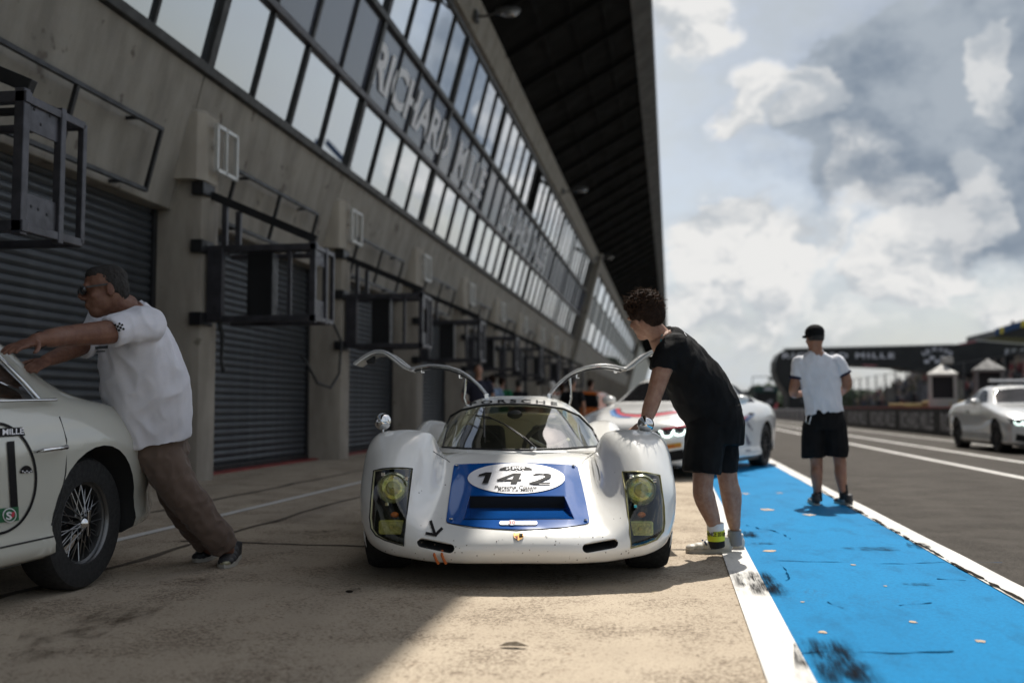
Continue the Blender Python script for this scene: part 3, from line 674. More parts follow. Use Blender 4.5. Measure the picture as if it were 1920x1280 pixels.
def bvh_of(bm): return BVHTree.FromBMesh(bm)
class Skin:
    """puts flat marks on a curved body: (px,py) -> point on the surface, as seen in the photograph"""
    def __init__(s, bm, Mw): bm.normal_update(); s.b = BVHTree.FromBMesh(bm); s.Mw = Mw; s.Mi = Mw.inverted(); s.o = s.Mi @ CC; s.r = s.Mi.to_3x3()
    def at(s, px, py, off=.002):
        d = (s.r @ ray(px, py)).normalized(); h = s.b.ray_cast(s.o, d)
        if h[0] is None: return None
        n = h[1] if h[1].dot(d) < 0 else -h[1]
        return h[0]+n*off-d*off
def mark(name, v2, faces, fn, m, parent, fine=None):
    """flat figure with (u,v) points carried by fn; long edges are split first so that it hugs the body"""
    bm = bmesh.new(); vs = [bm.verts.new((a, b, 0)) for a, b in v2]
    for f in faces:
        try: bm.faces.new([vs[i] for i in f])
        except ValueError: pass
    if fine:
        for _ in range(4):
            es = [e for e in bm.edges if e.calc_length() > fine]
            if not es: break
            bmesh.ops.subdivide_edges(bm, edges=es, cuts=1); bmesh.ops.triangulate(bm, faces=bm.faces)
    lost = []; hit = [fn(v.co.x, v.co.y) for v in bm.verts]; ok = [h for h in hit if h is not None]
    med = Vector(np.median(np.array(ok), axis=0)) if ok else Vector()
    for v, p in zip(list(bm.verts), hit):
        if p is None or (p-med).length > 1.6: lost.append(v)
        else: v.co = p
    if lost: bmesh.ops.delete(bm, geom=lost, context='VERTS')
    return bm_obj(name, bm, m, parent, smooth=False)
def ellipse(cx, cy, rx, ry, n=40): return [(cx+rx*math.cos(2*math.pi*i/n), cy+ry*math.sin(2*math.pi*i/n)) for i in range(n)]
def rrect(x0, y0, x1, y1, r_, n=5):
    out = []
    for cx, cy, a0 in ((x1-r_, y1-r_, 0), (x0+r_, y1-r_, 90), (x0+r_, y0+r_, 180), (x1-r_, y0+r_, 270)):
        out += [(cx+r_*math.cos(R(a0+90*i/n)), cy+r_*math.sin(R(a0+90*i/n))) for i in range(n+1)]
    return out
def fan(poly): return poly, [tuple(range(len(poly)))]
M_tyre = mat('tyre_rubber', (.02, .02, .02), .75, var=.3, vscale=20, bump=.2, bscale=120)
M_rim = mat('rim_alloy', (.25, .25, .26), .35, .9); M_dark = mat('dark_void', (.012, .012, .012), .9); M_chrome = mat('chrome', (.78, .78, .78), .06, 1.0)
def tyre_mesh(r_, wd, rim):
    mb = MB(); h = wd/2
    mb.lathe([(rim, -h*.9), (r_*.86, -h), (r_*.955, -h*.92), (r_*.99, -h*.72), (r_, -h*.4), (r_, h*.4), (r_*.99, h*.72), (r_*.955, h*.92), (r_*.86, h), (rim, h*.9)], 48, 'X')
    for a in (-.3, 0, .3): mb.lathe([(r_*1.0005, h*(a-.03)), (r_*.99, h*a), (r_*1.0005, h*(a+.03))], 48, 'X')
    return mb
def wheel(parent, x, y, r_, wd, rim, side, spokes=10, spoke_m=None, hub=True, name='wheel'):
    e = empty(name, (x, y, r_)); e.parent = parent
    tyre_mesh(r_, wd, rim).build('tyre', M_tyre, e, smooth=40)
    mb = MB(); o = side*wd/2
    mb.lathe([(rim, -side*wd*.45), (rim*.98, -side*wd*.2), (rim*.92, o*.5), (rim*.98, o*.92), (rim*1.015, o*.97), (rim*1.015, o*.8)], 40, 'X')
    mb.lathe([(rim*.93, -side*wd*.1), (.01, -side*wd*.1)], 30, 'X')
    for i in range(spokes):
        a = 2*math.pi*i/spokes; c_, s_ = math.cos(a), math.sin(a)
        mb.bar((o*.75, rim*.14*c_, rim*.14*s_), (o*.72, rim*.95*c_, rim*.95*s_), .03, .022)
    mb.lathe([(rim*.2, o*.6), (rim*.2, o*.82), (rim*.1, o*.88), (.005, o*.88)], 20, 'X')
    mb.build('rim', spoke_m or M_rim, e, smooth=35); return e

# ================================================================== the white race car in the middle
M_rwhite = mat('race_white', (.80, .785, .745), .22, 0, var=.05, vscale=4, coat=.6, dirt=((.36, .31, .25), 26, .74))
M_rblue = mat('race_blue', (.006, .085, .34), .14, 0, coat=.9, dirt=((.02, .05, .12), 30, .75))
M_ink = mat('black_ink', (.016, .015, .016), .6, spec=.1); M_vinyl = mat('white_vinyl', (.74, .73, .75), .4)
M_yglass = glass('yellow_perspex', (.93, .92, .72), .035, .03, graz=.45); M_wglass = glass('windscreen', (.86, .86, .72), .07, .01, (.1, .1, .09), .06)
M_ylens = mat('yellow_lens', (.42, .42, .15), .12, .1, var=.3, vscale=40, coat=.6); M_amber = mat('amber_lens', (.45, .12, .02), .3)
M_gasket = mat('gasket', (.015, .015, .016), .5); M_brass = mat('brassy_edge', (.30, .27, .12), .4, .5)
M_inter = mat('cockpit_black', (.03, .03, .03), .8); M_cream = mat('bulkhead_cream', (.62, .58, .42), .6, var=.2, vscale=3)
M_gold = mat('gold_crest', (.45, .25, .07), .35, .6); M_orange = mat('orange_strap', (.50, .12, .02), .6)
d = ray(971, 765); d.z = 0; d.normalize()
PZ = math.atan2(-d.x, d.y); PD = 5.1
pc = empty('race_car', tuple(Vector((d.x*PD, d.y*PD, 0))), PZ, 'white vintage race car with blue number 142 lid and open gullwing doors', 'race car')
PM = Matrix.Translation(pc.location) @ Matrix.Rotation(PZ, 4, 'Z')
def K(x, py, y, Mw=PM):
    v = Mw @ Vector((x, y, 0))-CC; k = -(py-640)/FPX; z = (k*v.dot(CF)-v.dot(CU))/(CU.z-k*CF.z); return (x, y, z)
def back(xz): return [[(x, y, z) for (x, z), y in zip(c, (1.4, 2.05, 2.55, 2.95, 3.35, 3.75, 4.02))] for c in xz]
F_ = [  # front of each streamline from centre to flank: (x, photo row, distance behind the nose)
 [(0, 1050, .16), (0, 1056, .05), (0, 1042, .0), (0, 1018, .008), (0, 990, .10), (0, 942, .38), (0, 896, .68), (0, 846, 1.05)],
 [(.25, 1050, .17), (.25, 1056, .06), (.25, 1042, .012), (.25, 1018, .022), (.25, 991, .115), (.25, 943, .385), (.25, 897, .68), (.25, 847, 1.05)],
 [(.38, 1049, .19), (.38, 1054, .09), (.385, 1040, .04), (.385, 1017, .052), (.385, 991, .14), (.385, 947, .40), (.38, 904, .68), (.38, 853, 1.02)],
 [(.445, 1048, .21), (.45, 1052, .11), (.455, 1036, .062), (.46, 1012, .078), (.455, 985, .17), (.45, 944, .40), (.435, 902, .66), (.435, 856, .98)],
 [(.505, 1046, .24), (.51, 1048.5, .135), (.52, 1031, .088), (.525, 1002, .108), (.525, 970, .19), (.508, 925, .39), (.468, 868, .62), (.462, 836, .90)],
 [(.57, 1042, .27), (.58, 1044, .165), (.59, 1024, .12), (.595, 989, .143), (.592, 948, .21), (.572, 888, .375), (.522, 824, .60), (.495, 815, .86)],
 [(.64, 1037, .30), (.65, 1039, .20), (.66, 1017, .155), (.665, 976, .18), (.664, 929, .24), (.65, 866, .38), (.615, 813, .60), (.59, 809, .85)],
 [(.71, 1029, .34), (.715, 1031, .255), (.73, 1008, .21), (.736, 967, .235), (.737, 921, .285), (.728, 864, .41), (.705, 814, .61), (.69, 809.5, .85)],
 [(.77, 1018, .40), (.772, 1019, .33), (.786, 997, .29), (.795, 958, .315), (.80, 918, .36), (.795, 870, .47), (.787, 820, .63), (.78, 814, .85)],
 [(.81, 1006, .46), (.81, 1005, .42), (.825, 982, .39), (.838, 948, .41), (.845, 918, .45), (.845, 882, .535), (.842, 841, .66), (.838, 834, .86)],
 [(.83, 996, .54), (.832, 994, .52), (.848, 976, .50), (.858, 948, .52), (.862, 924, .55), (.864, 898, .62), (.862, 878, .71), (.858, 870, .88)]]
B_ = back([  # rear of each streamline: (x, z) at the seven rear stations
 [(0, .60), (0, .55), (0, .62), (0, .70), (0, .68), (0, .60), (0, .50)],
 [(.25, .60), (.25, .55), (.25, .62), (.25, .70), (.25, .68), (.25, .60), (.25, .50)],
 [(.40, .60), (.42, .54), (.42, .63), (.42, .70), (.42, .68), (.42, .60), (.40, .50)],
 [(.46, .60), (.48, .54), (.48, .64), (.48, .72), (.48, .69), (.47, .60), (.45, .50)],
 [(.50, .595), (.53, .54), (.53, .66), (.53, .755), (.53, .72), (.52, .61), (.50, .50)],
 [(.55, .605), (.58, .55), (.58, .69), (.58, .785), (.58, .75), (.57, .63), (.55, .50)],
 [(.62, .625), (.64, .565), (.645, .71), (.645, .80), (.645, .77), (.63, .64), (.61, .50)],
 [(.70, .635), (.71, .575), (.715, .71), (.715, .80), (.715, .77), (.70, .64), (.67, .50)],
 [(.77, .62), (.77, .57), (.78, .68), (.78, .76), (.78, .73), (.76, .61), (.72, .49)],
 [(.825, .57), (.82, .52), (.83, .59), (.832, .66), (.83, .64), (.81, .55), (.76, .47)],
 [(.85, .50), (.85, .45), (.852, .50), (.855, .55), (.85, .53), (.83, .48), (.77, .44)]])
grid = [[K(*p) for p in f]+b for f, b in zip(F_, B_)]
last = grid[-1]
for dz_, xx in ((.12, .862), (.26, .845), (.42, .81)):          # flank down to the sill
    c = []
    for j, p in enumerate(last): c.append((min(xx, p[0]+.004) if j > 4 else p[0]-dz_*.03, max(p[1], .52), max(.13+.01*(j < 4), p[2]-dz_*(.25 if j < 4 else (.6 if j == 4 else 1)))))
    grid.append(c)
body = grid_bm(grid, 5, 5)
cams = proj_cam(PM); side = proj_axes(1, 2)
front = lambda f: f.normal.y < .55 and f.calc_center_median().y < 1.25
def cutp(bm, poly, flt=front): return cut(bm, poly, *cams, flt=flt, pad=6)
skin0 = Skin(body, PM)
# wheel arches
for yc_, zc_, rr in ((.80, .30, .335), (3.08, .31, .35)):
    for s_ in (-1, 1):
        fs = cut(body, ellipse(yc_, zc_, rr, rr, 36), *side, flt=lambda f: f.calc_center_median().x*s_ > .52 and abs(f.normal.x) > .25 and f.calc_center_median().y > .46, pad=.05)
        bmesh.ops.delete(body, geom=fs, context='FACES')
# headlamp covers
HL = [[(701, 882), (717, 878.5), (735, 877), (754, 877), (773, 878), (769, 910), (764, 950), (759.5, 990), (757, 1023), (741, 1018), (722, 1012), (705, 1003), (696, 990), (693.5, 970), (695.5, 940), (698, 910)],
      [(1167, 884), (1190, 884), (1213, 886), (1237, 891), (1241, 920), (1245, 950), (1246, 980), (1243.5, 996), (1231, 1011), (1210, 1020), (1183, 1027), (1181, 1000), (1177.5, 960), (1173, 920)]]
for hi_, poly in enumerate(HL):
    fs = [f for f in cutp(body, poly, lambda f: f.calc_center_median().y < .75 and f.normal.y < .3)]; nb = lift(body, fs, 0)
    rb = recess(nb, ((.05 if hi_ else -.05), .13, -.05)); bm_obj('headlamp_recess', rb, M_dark, pc)
    e = [skin0.at(x, y, .002) for x, y in poly]; cov = bm_obj('headlamp_cover', nb, M_yglass, pc)
    MB().tube([p for p in e if p], .0035, 6, closed=True).build('trim', M_brass if hi_ else M_gasket, cov, smooth=60)
    lx, ly = ((734, 916), (1204, 920))[hi_]
    hp = skin0.at(lx, ly, 0)+Vector((0, .055, 0)); L = empty('headlamp', hp); L.parent = pc
    def lamp_y(prof, nm, m_): return MB().lathe(prof, 40, 'Y').build(nm, m_, L, smooth=40)
    lamp_y([(.082, .05), (.083, -.004), (.076, -.016), (.071, -.010), (.071, -.002)], 'rim', mat('lamp_rim', (.34, .36, .26), .25, .8))
    lamp_y([(.072, -.004), (.05, .03), (.03, .048), (.004, .055)], 'reflector', mat('reflector', (.75, .74, .55), .12, 1.0))
    lamp_y([(.071, -.006), (.055, -.020), (.03, -.028), (.003, -.031)], 'lens', glass('yellow_lens_glass', (.90, .91, .66), .16, .06, (.75, .76, .50), .22))
    lamp_y([(.034, .02), (.036, -.004), (.03, -.012), (.004, -.014)], 'bulb_shield', M_brass)
    for a in (35, 125, 250): MB().box((.088*math.cos(R(a)), -.005, .088*math.sin(R(a))), (.02, .012, .02)).build('clip', M_chrome, L, bevel=.003)
    fx, fy = ((732, 990), (1203, 992))[hi_]; fp = skin0.at(fx, fy, 0)+Vector((0, .05, 0))
    FL = empty('fog_lamp', fp); FL.parent = pc
    ol = rrect(-.066, -.036, .066, .036, .012); MB().prism([(a, .0, b) for a, b in ol], (0, .05, 0)).build('housing', M_ylens, FL, smooth=30)
    MB().prism([(a*.86, -.008, b*.8) for a, b in ol], (0, .009, 0)).build('lens', mat('fog_lens', (.36, .36, .17), .15, .3, var=.4, vscale=60, bump=.6, bscale=60), FL, smooth=30)
    MB().box((0, -.012, 0), (.018, .01, .018)).build('boss', M_brass, FL)
    ip = skin0.at(fx+4, 968, 0)+Vector((0, .09, 0)); MB().ball(ip, (.022, .012, .015), 12, 8).build('indicator', M_amber, pc, smooth=60)
# brake ducts
def stadium(a, b, r_, n=7):
    a, b = Vector(a), Vector(b); t_ = math.atan2(b.y-a.y, b.x-a.x); out = []
    for c, s0 in ((b, -90), (a, 90)): out += [(c.x+r_*math.cos(t_+R(s0+180*i/n)), c.y+r_*math.sin(t_+R(s0+180*i/n))) for i in range(n+1)]
    return out
for a, b, dv in (((791, 1016.5), (843, 1027.5), (.05, .10, .01)), ((1101, 1027), (1150, 1018), (-.05, .10, .01))):
    fs = cutp(body, stadium(a, b, 9)); nb = lift(body, fs, 0); rb = recess(nb, dv); o = bm_obj('brake_duct', rb, M_dark, pc); nb.free()
# blue lid with the scoop
LID = [(853.5, 871), (910, 869), (965, 868), (1020, 869.5), (1079.5, 872.5), (1083, 876), (1090, 905), (1098, 940), (1105, 974), (1104, 980), (1098, 982.5), (1060, 988.5), (1010, 992), (972, 993), (930, 991.5), (885, 987.5), (845, 981.5), (838.5, 979.5), (837, 975), (842, 935), (847, 900), (851, 874)]
fs = cutp(body, LID); lid = lift(body, fs, .004)
SC = [(881, 929.5), (1058, 930), (1077, 973), (868.5, 974)]
S4 = [skin0.at(x, y, .004) for x, y in SC]
for p_ in (cut(lid, SC, *cams, pad=6),): bmesh.ops.delete(lid, geom=p_, context='FACES')
LS = Skin(lid.copy() if False else lid, PM)
lido = bm_obj('front_lid', lid, M_rblue, pc)
def drop(p, py): return Vector(K(p.x, py, p.y+.01))
Dm, Cm = drop(S4[0], 952), drop(S4[1], 952)
N = 12
fr = [skin0.at(868.5+(1077-868.5)*i/N, 974-1*i/N, .004) for i in range(N+1)]; bk = [Dm.lerp(Cm, i/N) for i in range(N+1)]; tp = [skin0.at(881+(1058-881)*i/N, 929.5+.5*i/N, .004) for i in range(N+1)]
mids = [a.lerp(b, .35)-Vector((0, 0, .006)) for a, b in zip(fr, bk)]
mesh_obj('scoop_ramp', fr+mids+bk, [(i, i+1, N+2+i, N+1+i) for i in range(N)]+[(N+1+i, N+2+i, 2*N+3+i, 2*N+2+i) for i in range(N)], M_rblue, lido, smooth=True)
mesh_obj('scoop_cheek', [fr[0], mids[0], bk[0], tp[0]], [(0, 1, 2, 3)], M_rblue, lido); mesh_obj('scoop_cheek', [fr[N], mids[N], bk[N], tp[N]], [(3, 2, 1, 0)], M_rblue, lido)
mesh_obj('scoop_mouth', bk+tp, [(i, i+1, N+2+i, N+1+i) for i in range(N)], M_dark, lido)
skin = skin0
def onb(off): return lambda a, b: skin.at(a, b, off)
mark('number_roundel', *fan(ellipse(968, 898, 91, 28.5, 56)), onb(.0065), M_vinyl, lido, 12)
def tpx(name, s, cx, cy, wd, ht, m, parent, off, bow=0.0, **kw):
    v, f, (W_, H_) = text_flat(s, **kw)
    mark(name, [(cx+a*wd/W_, cy-b*ht/H_+bow*((a*2/W_)**2)) for a, b in v], f, onb(off), m, parent, 8)
dg_ = lambda pts: [(820+a/6.194, 850+b/6.194) for a, b in pts]
for polys in ([[(483, 262), (565, 236), (635, 236), (590, 364), (521, 364), (560, 268), (484, 282)]], [[(692, 321), (884, 247), (935, 247), (764, 321)], [(692, 319), (980, 316), (972, 334), (692, 334)], [(902, 247), (976, 247), (921, 366), (848, 366)]],
              [[(1103, 268), (1140, 252), (1200, 246), (1270, 247), (1317, 258), (1327, 277), (1307, 300), (1252, 323), (1190, 347), (1185, 353), (1314, 357), (1306, 374), (1060, 370), (1068, 357), (1148, 334), (1213, 309), (1250, 290), (1255, 271), (1235, 260), (1190, 260), (1152, 267), (1130, 274)]]):
    for q in polys: mark('race_number', *fan(dg_(q)), onb(.011), M_ink, lido, 7)
tpx('small_print', 'Porsche Classic', 967, 915.5, 80, 6, M_ink, lido, .0085, bold=.02, shear=.2); tpx('small_print', 'Race Le Mans', 967, 920.7, 68, 4.6, M_ink, lido, .0085, bold=.02, shear=.2)
mark('roundel_emblem', *fan([(936, 883)]+[(967+31*math.cos(R(a)), 883-7.5*math.sin(R(a))) for a in range(180, -1, -12)][1:-1]+[(998, 884)]), onb(.0085), M_ink, lido, 8)
tpx('emblem_letters', 'LE MANS', 967, 879.3, 34, 3.6, M_vinyl, lido, .0105, bold=.02)
for i in range(6): mark('emblem_check', *fan([(949+i*6, 881.6+(i % 2)*1.6), (952+i*6, 881.6+(i % 2)*1.6), (952+i*6, 883+(i % 2)*1.4), (949+i*6, 883+(i % 2)*1.4)]), onb(.0105), M_vinyl, lido)
mark('lid_sticker', *fan(stadium((940, 981.7), (1004, 981.7), 3.6)), onb(.0065), M_vinyl, lido, 8)
mark('lid_sticker_disc', *fan(ellipse(960, 981.5, 8.5, 4.6, 20)), onb(.0075), M_vinyl, lido)
tpx('sticker_number', '30', 960, 981.5, 12, 5.6, mat('red_ink', (.40, .03, .03), .5), lido, .0090, bold=.02); tpx('sticker_print', 'YEARS OF', 985, 981.8, 32, 2.4, mat('grey_ink', (.2, .2, .22), .5), lido, .0085)
for x, y in ((846.5, 974.5), (1098, 976.5), (1075, 874.5), (857, 874)): 
    p = skin.at(x, y, .006); MB().lathe([(.010, 0), (.010, .004), (.005, .006), (.001, .006)], 14, 'Z', c=p).build('fastener', M_chrome, lido, smooth=40)
def stroke(a, b, w_): 
    a, b = Vector(a), Vector(b); n_ = (b-a).normalized(); n_ = Vector((-n_.y, n_.x))*w_/2; return fan([tuple(a-n_), tuple(b-n_), tuple(b+n_), tuple(a+n_)])
for a, b in (((807, 976), (815.5, 1001)), ((798, 999.5), (819.5, 1003.5)), ((829.5, 990), (815.5, 1004))): mark('tow_arrow', *stroke(a, b, 5.2), onb(.003), M_ink, pc, 8)
cr = [(963, 999), (967, 1000.5), (972, 998.5), (977, 1000.5), (982, 999), (982, 1005), (979, 1010), (972.5, 1013.5), (966, 1010), (963, 1005)]
co_ = mark('crest', *fan(cr), onb(.004), M_gold, pc, 8)
mark('crest_field', *fan([(964.5, 1006), (971, 1006), (971, 1012), (966.5, 1009.5)]), onb(.006), mat('crest_red', (.3, .03, .02), .4), co_); mark('crest_field', *fan([(973.5, 1001), (980.5, 1001), (980.5, 1005), (973.5, 1005)]), onb(.006), M_ink, co_)
# scuttle vents beside the lid
mark('fender_vent', *fan([(1109, 859), (1114, 858), (1121, 878), (1124.5, 896), (1122, 901), (1115, 885)]), onb(.004), mat('vent_white', (.85, .84, .80), .3, coat=.5), pc, 6)
# shut lines and stone chips
def line(pts, w_=.0018, nm='shut_line'):
    P = [p for p in (skin0.at(x, y, .0008) for x, y in pts) if p]; MB().tube(P, w_, 5).build(nm, M_gasket, pc)
dn = lambda a, b, n=10: [(a[0]+(b[0]-a[0])*i/n, a[1]+(b[1]-a[1])*i/n) for i in range(n)]
line(dn((812, 846), (838, 862))+dn((838, 862), (846, 868), 3)); line(dn((1118, 846), (1096, 862))+[(1090, 870)]); line(dn((846, 982), (880, 989))+dn((880, 989), (970, 995))+dn((970, 995), (1060, 990))+[(1104, 983)], .0012)
random.seed(4); chips = MB()
for i in range(150):
    x = random.uniform(700, 1245); y = random.choice((random.uniform(1005, 1052), random.uniform(880, 1050))); p = skin0.at(x, y, .0006)
    if p is None or (835 < x < 1108 and y < 995) or x < 775 and y < 1024 or x > 1165 and y < 1030: continue
    r_ = random.uniform(.001, .0034); chips.ball(p, (r_, r_*.4, r_*random.uniform(.6, 1.6)), 6, 4)
chips.build('stone_chips', mat('chip_grey', (.12, .09, .07), .8), pc, fix=False)['kind'] = 'stuff'
bo = bm_obj('body', body, M_rwhite, pc); thicken(bo, .012)
# cabin: (x, photo row, distance) for the glass, then heights over the roof
CF_ = [
 [(0, 848, 1.00), (0, 826, 1.14), (0, 801, 1.29), (0, 776, 1.47), (0, 758, 1.64), (0, 747, 1.80)],
 [(.13, 848, 1.00), (.13, 826, 1.14), (.13, 801, 1.29), (.13, 776, 1.475), (.13, 758.5, 1.645), (.125, 747, 1.80)],
 [(.26, 848, 1.035), (.26, 827, 1.165), (.255, 802, 1.32), (.25, 779, 1.49), (.24, 761, 1.655), (.23, 749.5, 1.81)],
 [(.37, 847, 1.10), (.365, 828, 1.22), (.355, 806, 1.37), (.345, 785, 1.53), (.335, 768, 1.69), (.325, 757, 1.84)],
 [(.455, 846, 1.20), (.45, 831, 1.31), (.44, 814, 1.45), (.43, 796, 1.60), (.42, 781, 1.75), (.405, 769.5, 1.88)],
 [(.515, 845, 1.32), (.51, 834, 1.42), (.503, 822, 1.55), (.495, 808, 1.69), (.485, 796, 1.82), (.475, 786, 1.93)],
 [(.555, 846, 1.46), (.553, 840, 1.55), (.55, 833, 1.66), (.545, 825, 1.78), (.54, 817, 1.90), (.535, 810, 2.0)]]
CB_ = [[(0, 2.05, .986), (0, 2.5, .955), (0, 3.0, .86), (0, 3.5, .74), (0, 3.85, .62)], [(.12, 2.05, .985), (.12, 2.5, .953), (.12, 3.0, .86), (.12, 3.5, .74), (.12, 3.85, .62)], [(.22, 2.05, .977), (.22, 2.5, .944), (.22, 3.0, .85), (.22, 3.5, .73), (.22, 3.85, .61)],
       [(.31, 2.05, .955), (.31, 2.5, .92), (.31, 3.0, .83), (.31, 3.5, .72), (.30, 3.85, .60)], [(.40, 2.06, .908), (.40, 2.5, .87), (.40, 3.0, .79), (.39, 3.5, .70), (.37, 3.85, .58)], [(.475, 2.08, .84), (.475, 2.5, .80), (.47, 3.0, .74), (.46, 3.5, .66), (.44, 3.85, .56)], [(.535, 2.1, .70), (.535, 2.5, .68), (.53, 3.0, .66), (.52, 3.5, .6), (.5, 3.85, .52)]]
cab = grid_bm([[K(*p) for p in f]+b for f, b in zip(CF_, CB_)], 5, 5)
cskin = Skin(cab, PM)
WS = [(811, 837), (806, 829), (816, 808), (835, 785.5), (865, 769), (902, 760.5), (930, 758.3), (955, 757.8), (985, 758.2), (1015, 759.8), (1056, 766.5), (1086, 779.5), (1110, 804), (1123, 829), (1119, 837), (1060, 841), (990, 843.5), (940, 843.5), (870, 841)]
fs = cut(cab, WS, *cams, flt=lambda f: f.normal.y < .6 and f.calc_center_median().y < 2.0, pad=6)
ws = lift(cab, fs, 0)
# door openings and rear screen
top2 = proj_axes(0, 1)
for s_ in (-1, 1):
    q = [(.205*s_, 1.93), (.205*s_, 2.34), (.62*s_, 2.34), (.62*s_, 1.72), (.52*s_, 1.80)]
    fs = cut(cab, q, *top2, flt=lambda f: f.calc_center_median().y > 1.6, pad=.02); bmesh.ops.delete(cab, geom=fs, context='FACES')
fs = cut(cab, [(-.3, 2.42), (.3, 2.42), (.3, 3.0), (-.3, 3.0)], *top2, pad=.02); rs = lift(cab, fs, 0); bm_obj('rear_screen', rs, M_yglass, pc)
cb = bm_obj('cabin_shell', cab, M_rwhite, pc); thicken(cb, .014)
wo = bm_obj('windscreen', ws, M_wglass, pc)
dens = []
for i in range(len(WS)):
    a, b = Vector(WS[i]), Vector(WS[(i+1) % len(WS)])
    dens += [a.lerp(b, t_/3) for t_ in range(3)]
MB().tube([p for p in (cskin.at(a.x, a.y, .002) for a in dens) if p], .0065, 6, closed=True).build('gasket', M_gasket, wo, smooth=60)
skin = cskin
tpx('maker_lettering', 'PORSCHE', 963, 752, 164, 6.2, M_ink, pc, .003, bow=5.5, bold=.02, space=1.5)
# wipers
def wp(pts, off, r_, nm): MB().tube([cskin.at(x, y, o_) for (x, y), o_ in zip(pts, off)], r_, 8).build(nm, M_gasket, wo, smooth=60)
wp([(998, 841), (975, 828), (945, 808), (920, 793), (894, 786)], [.02, .045, .05, .04, .03], .004, 'wiper_arm'); wp([(1003, 843), (985, 832), (955, 813), (925, 796), (907, 789)], [.02, .04, .05, .04, .02], .0035, 'wiper_arm')
wp([(908, 768), (908.5, 790), (908, 823)], [.012, .014, .012], .005, 'wiper_blade')
for x, y in ((997, 843), (1003, 844)): MB().ball(cskin.at(x, y, .012), .011, 12, 8).build('wiper_pivot', M_chrome, wo, smooth=60)
# cockpit
MB().box((0, 1.36, .53), (1.0, .36, .10)).build('dashboard', M_inter, pc, bevel=.03); MB().box((0, 1.9, .22), (1.02, 1.5, .10)).build('floor_pan', M_inter, pc)
MB().hexa([(-.5, 2.34, .2), (.5, 2.34, .2), (.5, 2.4, .2), (-.5, 2.4, .2), (-.44, 2.42, .86), (.44, 2.42, .86), (.44, 2.48, .86), (-.44, 2.48, .86)]).build('bulkhead', M_cream, pc, bevel=.01)
for sx in (-.25, .25):
    MB().hexa([(sx-.2, 2.0, .3), (sx+.2, 2.0, .3), (sx+.2, 2.14, .3), (sx-.2, 2.14, .3), (sx-.15, 2.26, .78), (sx+.15, 2.26, .78), (sx+.15, 2.33, .78), (sx-.15, 2.33, .78)]).build('seat', M_inter, pc, bevel=.05)
sw = empty('steering_wheel', (.205, 1.60, .635)); sw.parent = pc; sw.rotation_euler = (R(-68), 0, 0)
MB().tube([(.165*math.cos(a), .165*math.sin(a), 0) for a in np.linspace(0, 2*math.pi, 41)[:-1]], .015, 10, closed=True).build('rim', M_inter, sw, smooth=60)
for a in (0, 120, 240): MB().bar((0, 0, 0), (.16*math.cos(R(a+90)), .16*math.sin(R(a+90)), 0), .02, .006).build('spoke', M_chrome, sw)
MB().lathe([(.035, -.01), (.035, .02), (.001, .02)], 16).build('boss', M_inter, sw, smooth=40)
MB().ball((.205, 1.42, .60), (.07, .05, .07), 16, 10).build('instrument_pod', M_inter, pc, smooth=60); MB().ball((-.02, 1.50, .93-.07), (.05, .02, .028), 12, 8).build('inner_mirror', M_inter, pc, smooth=60)
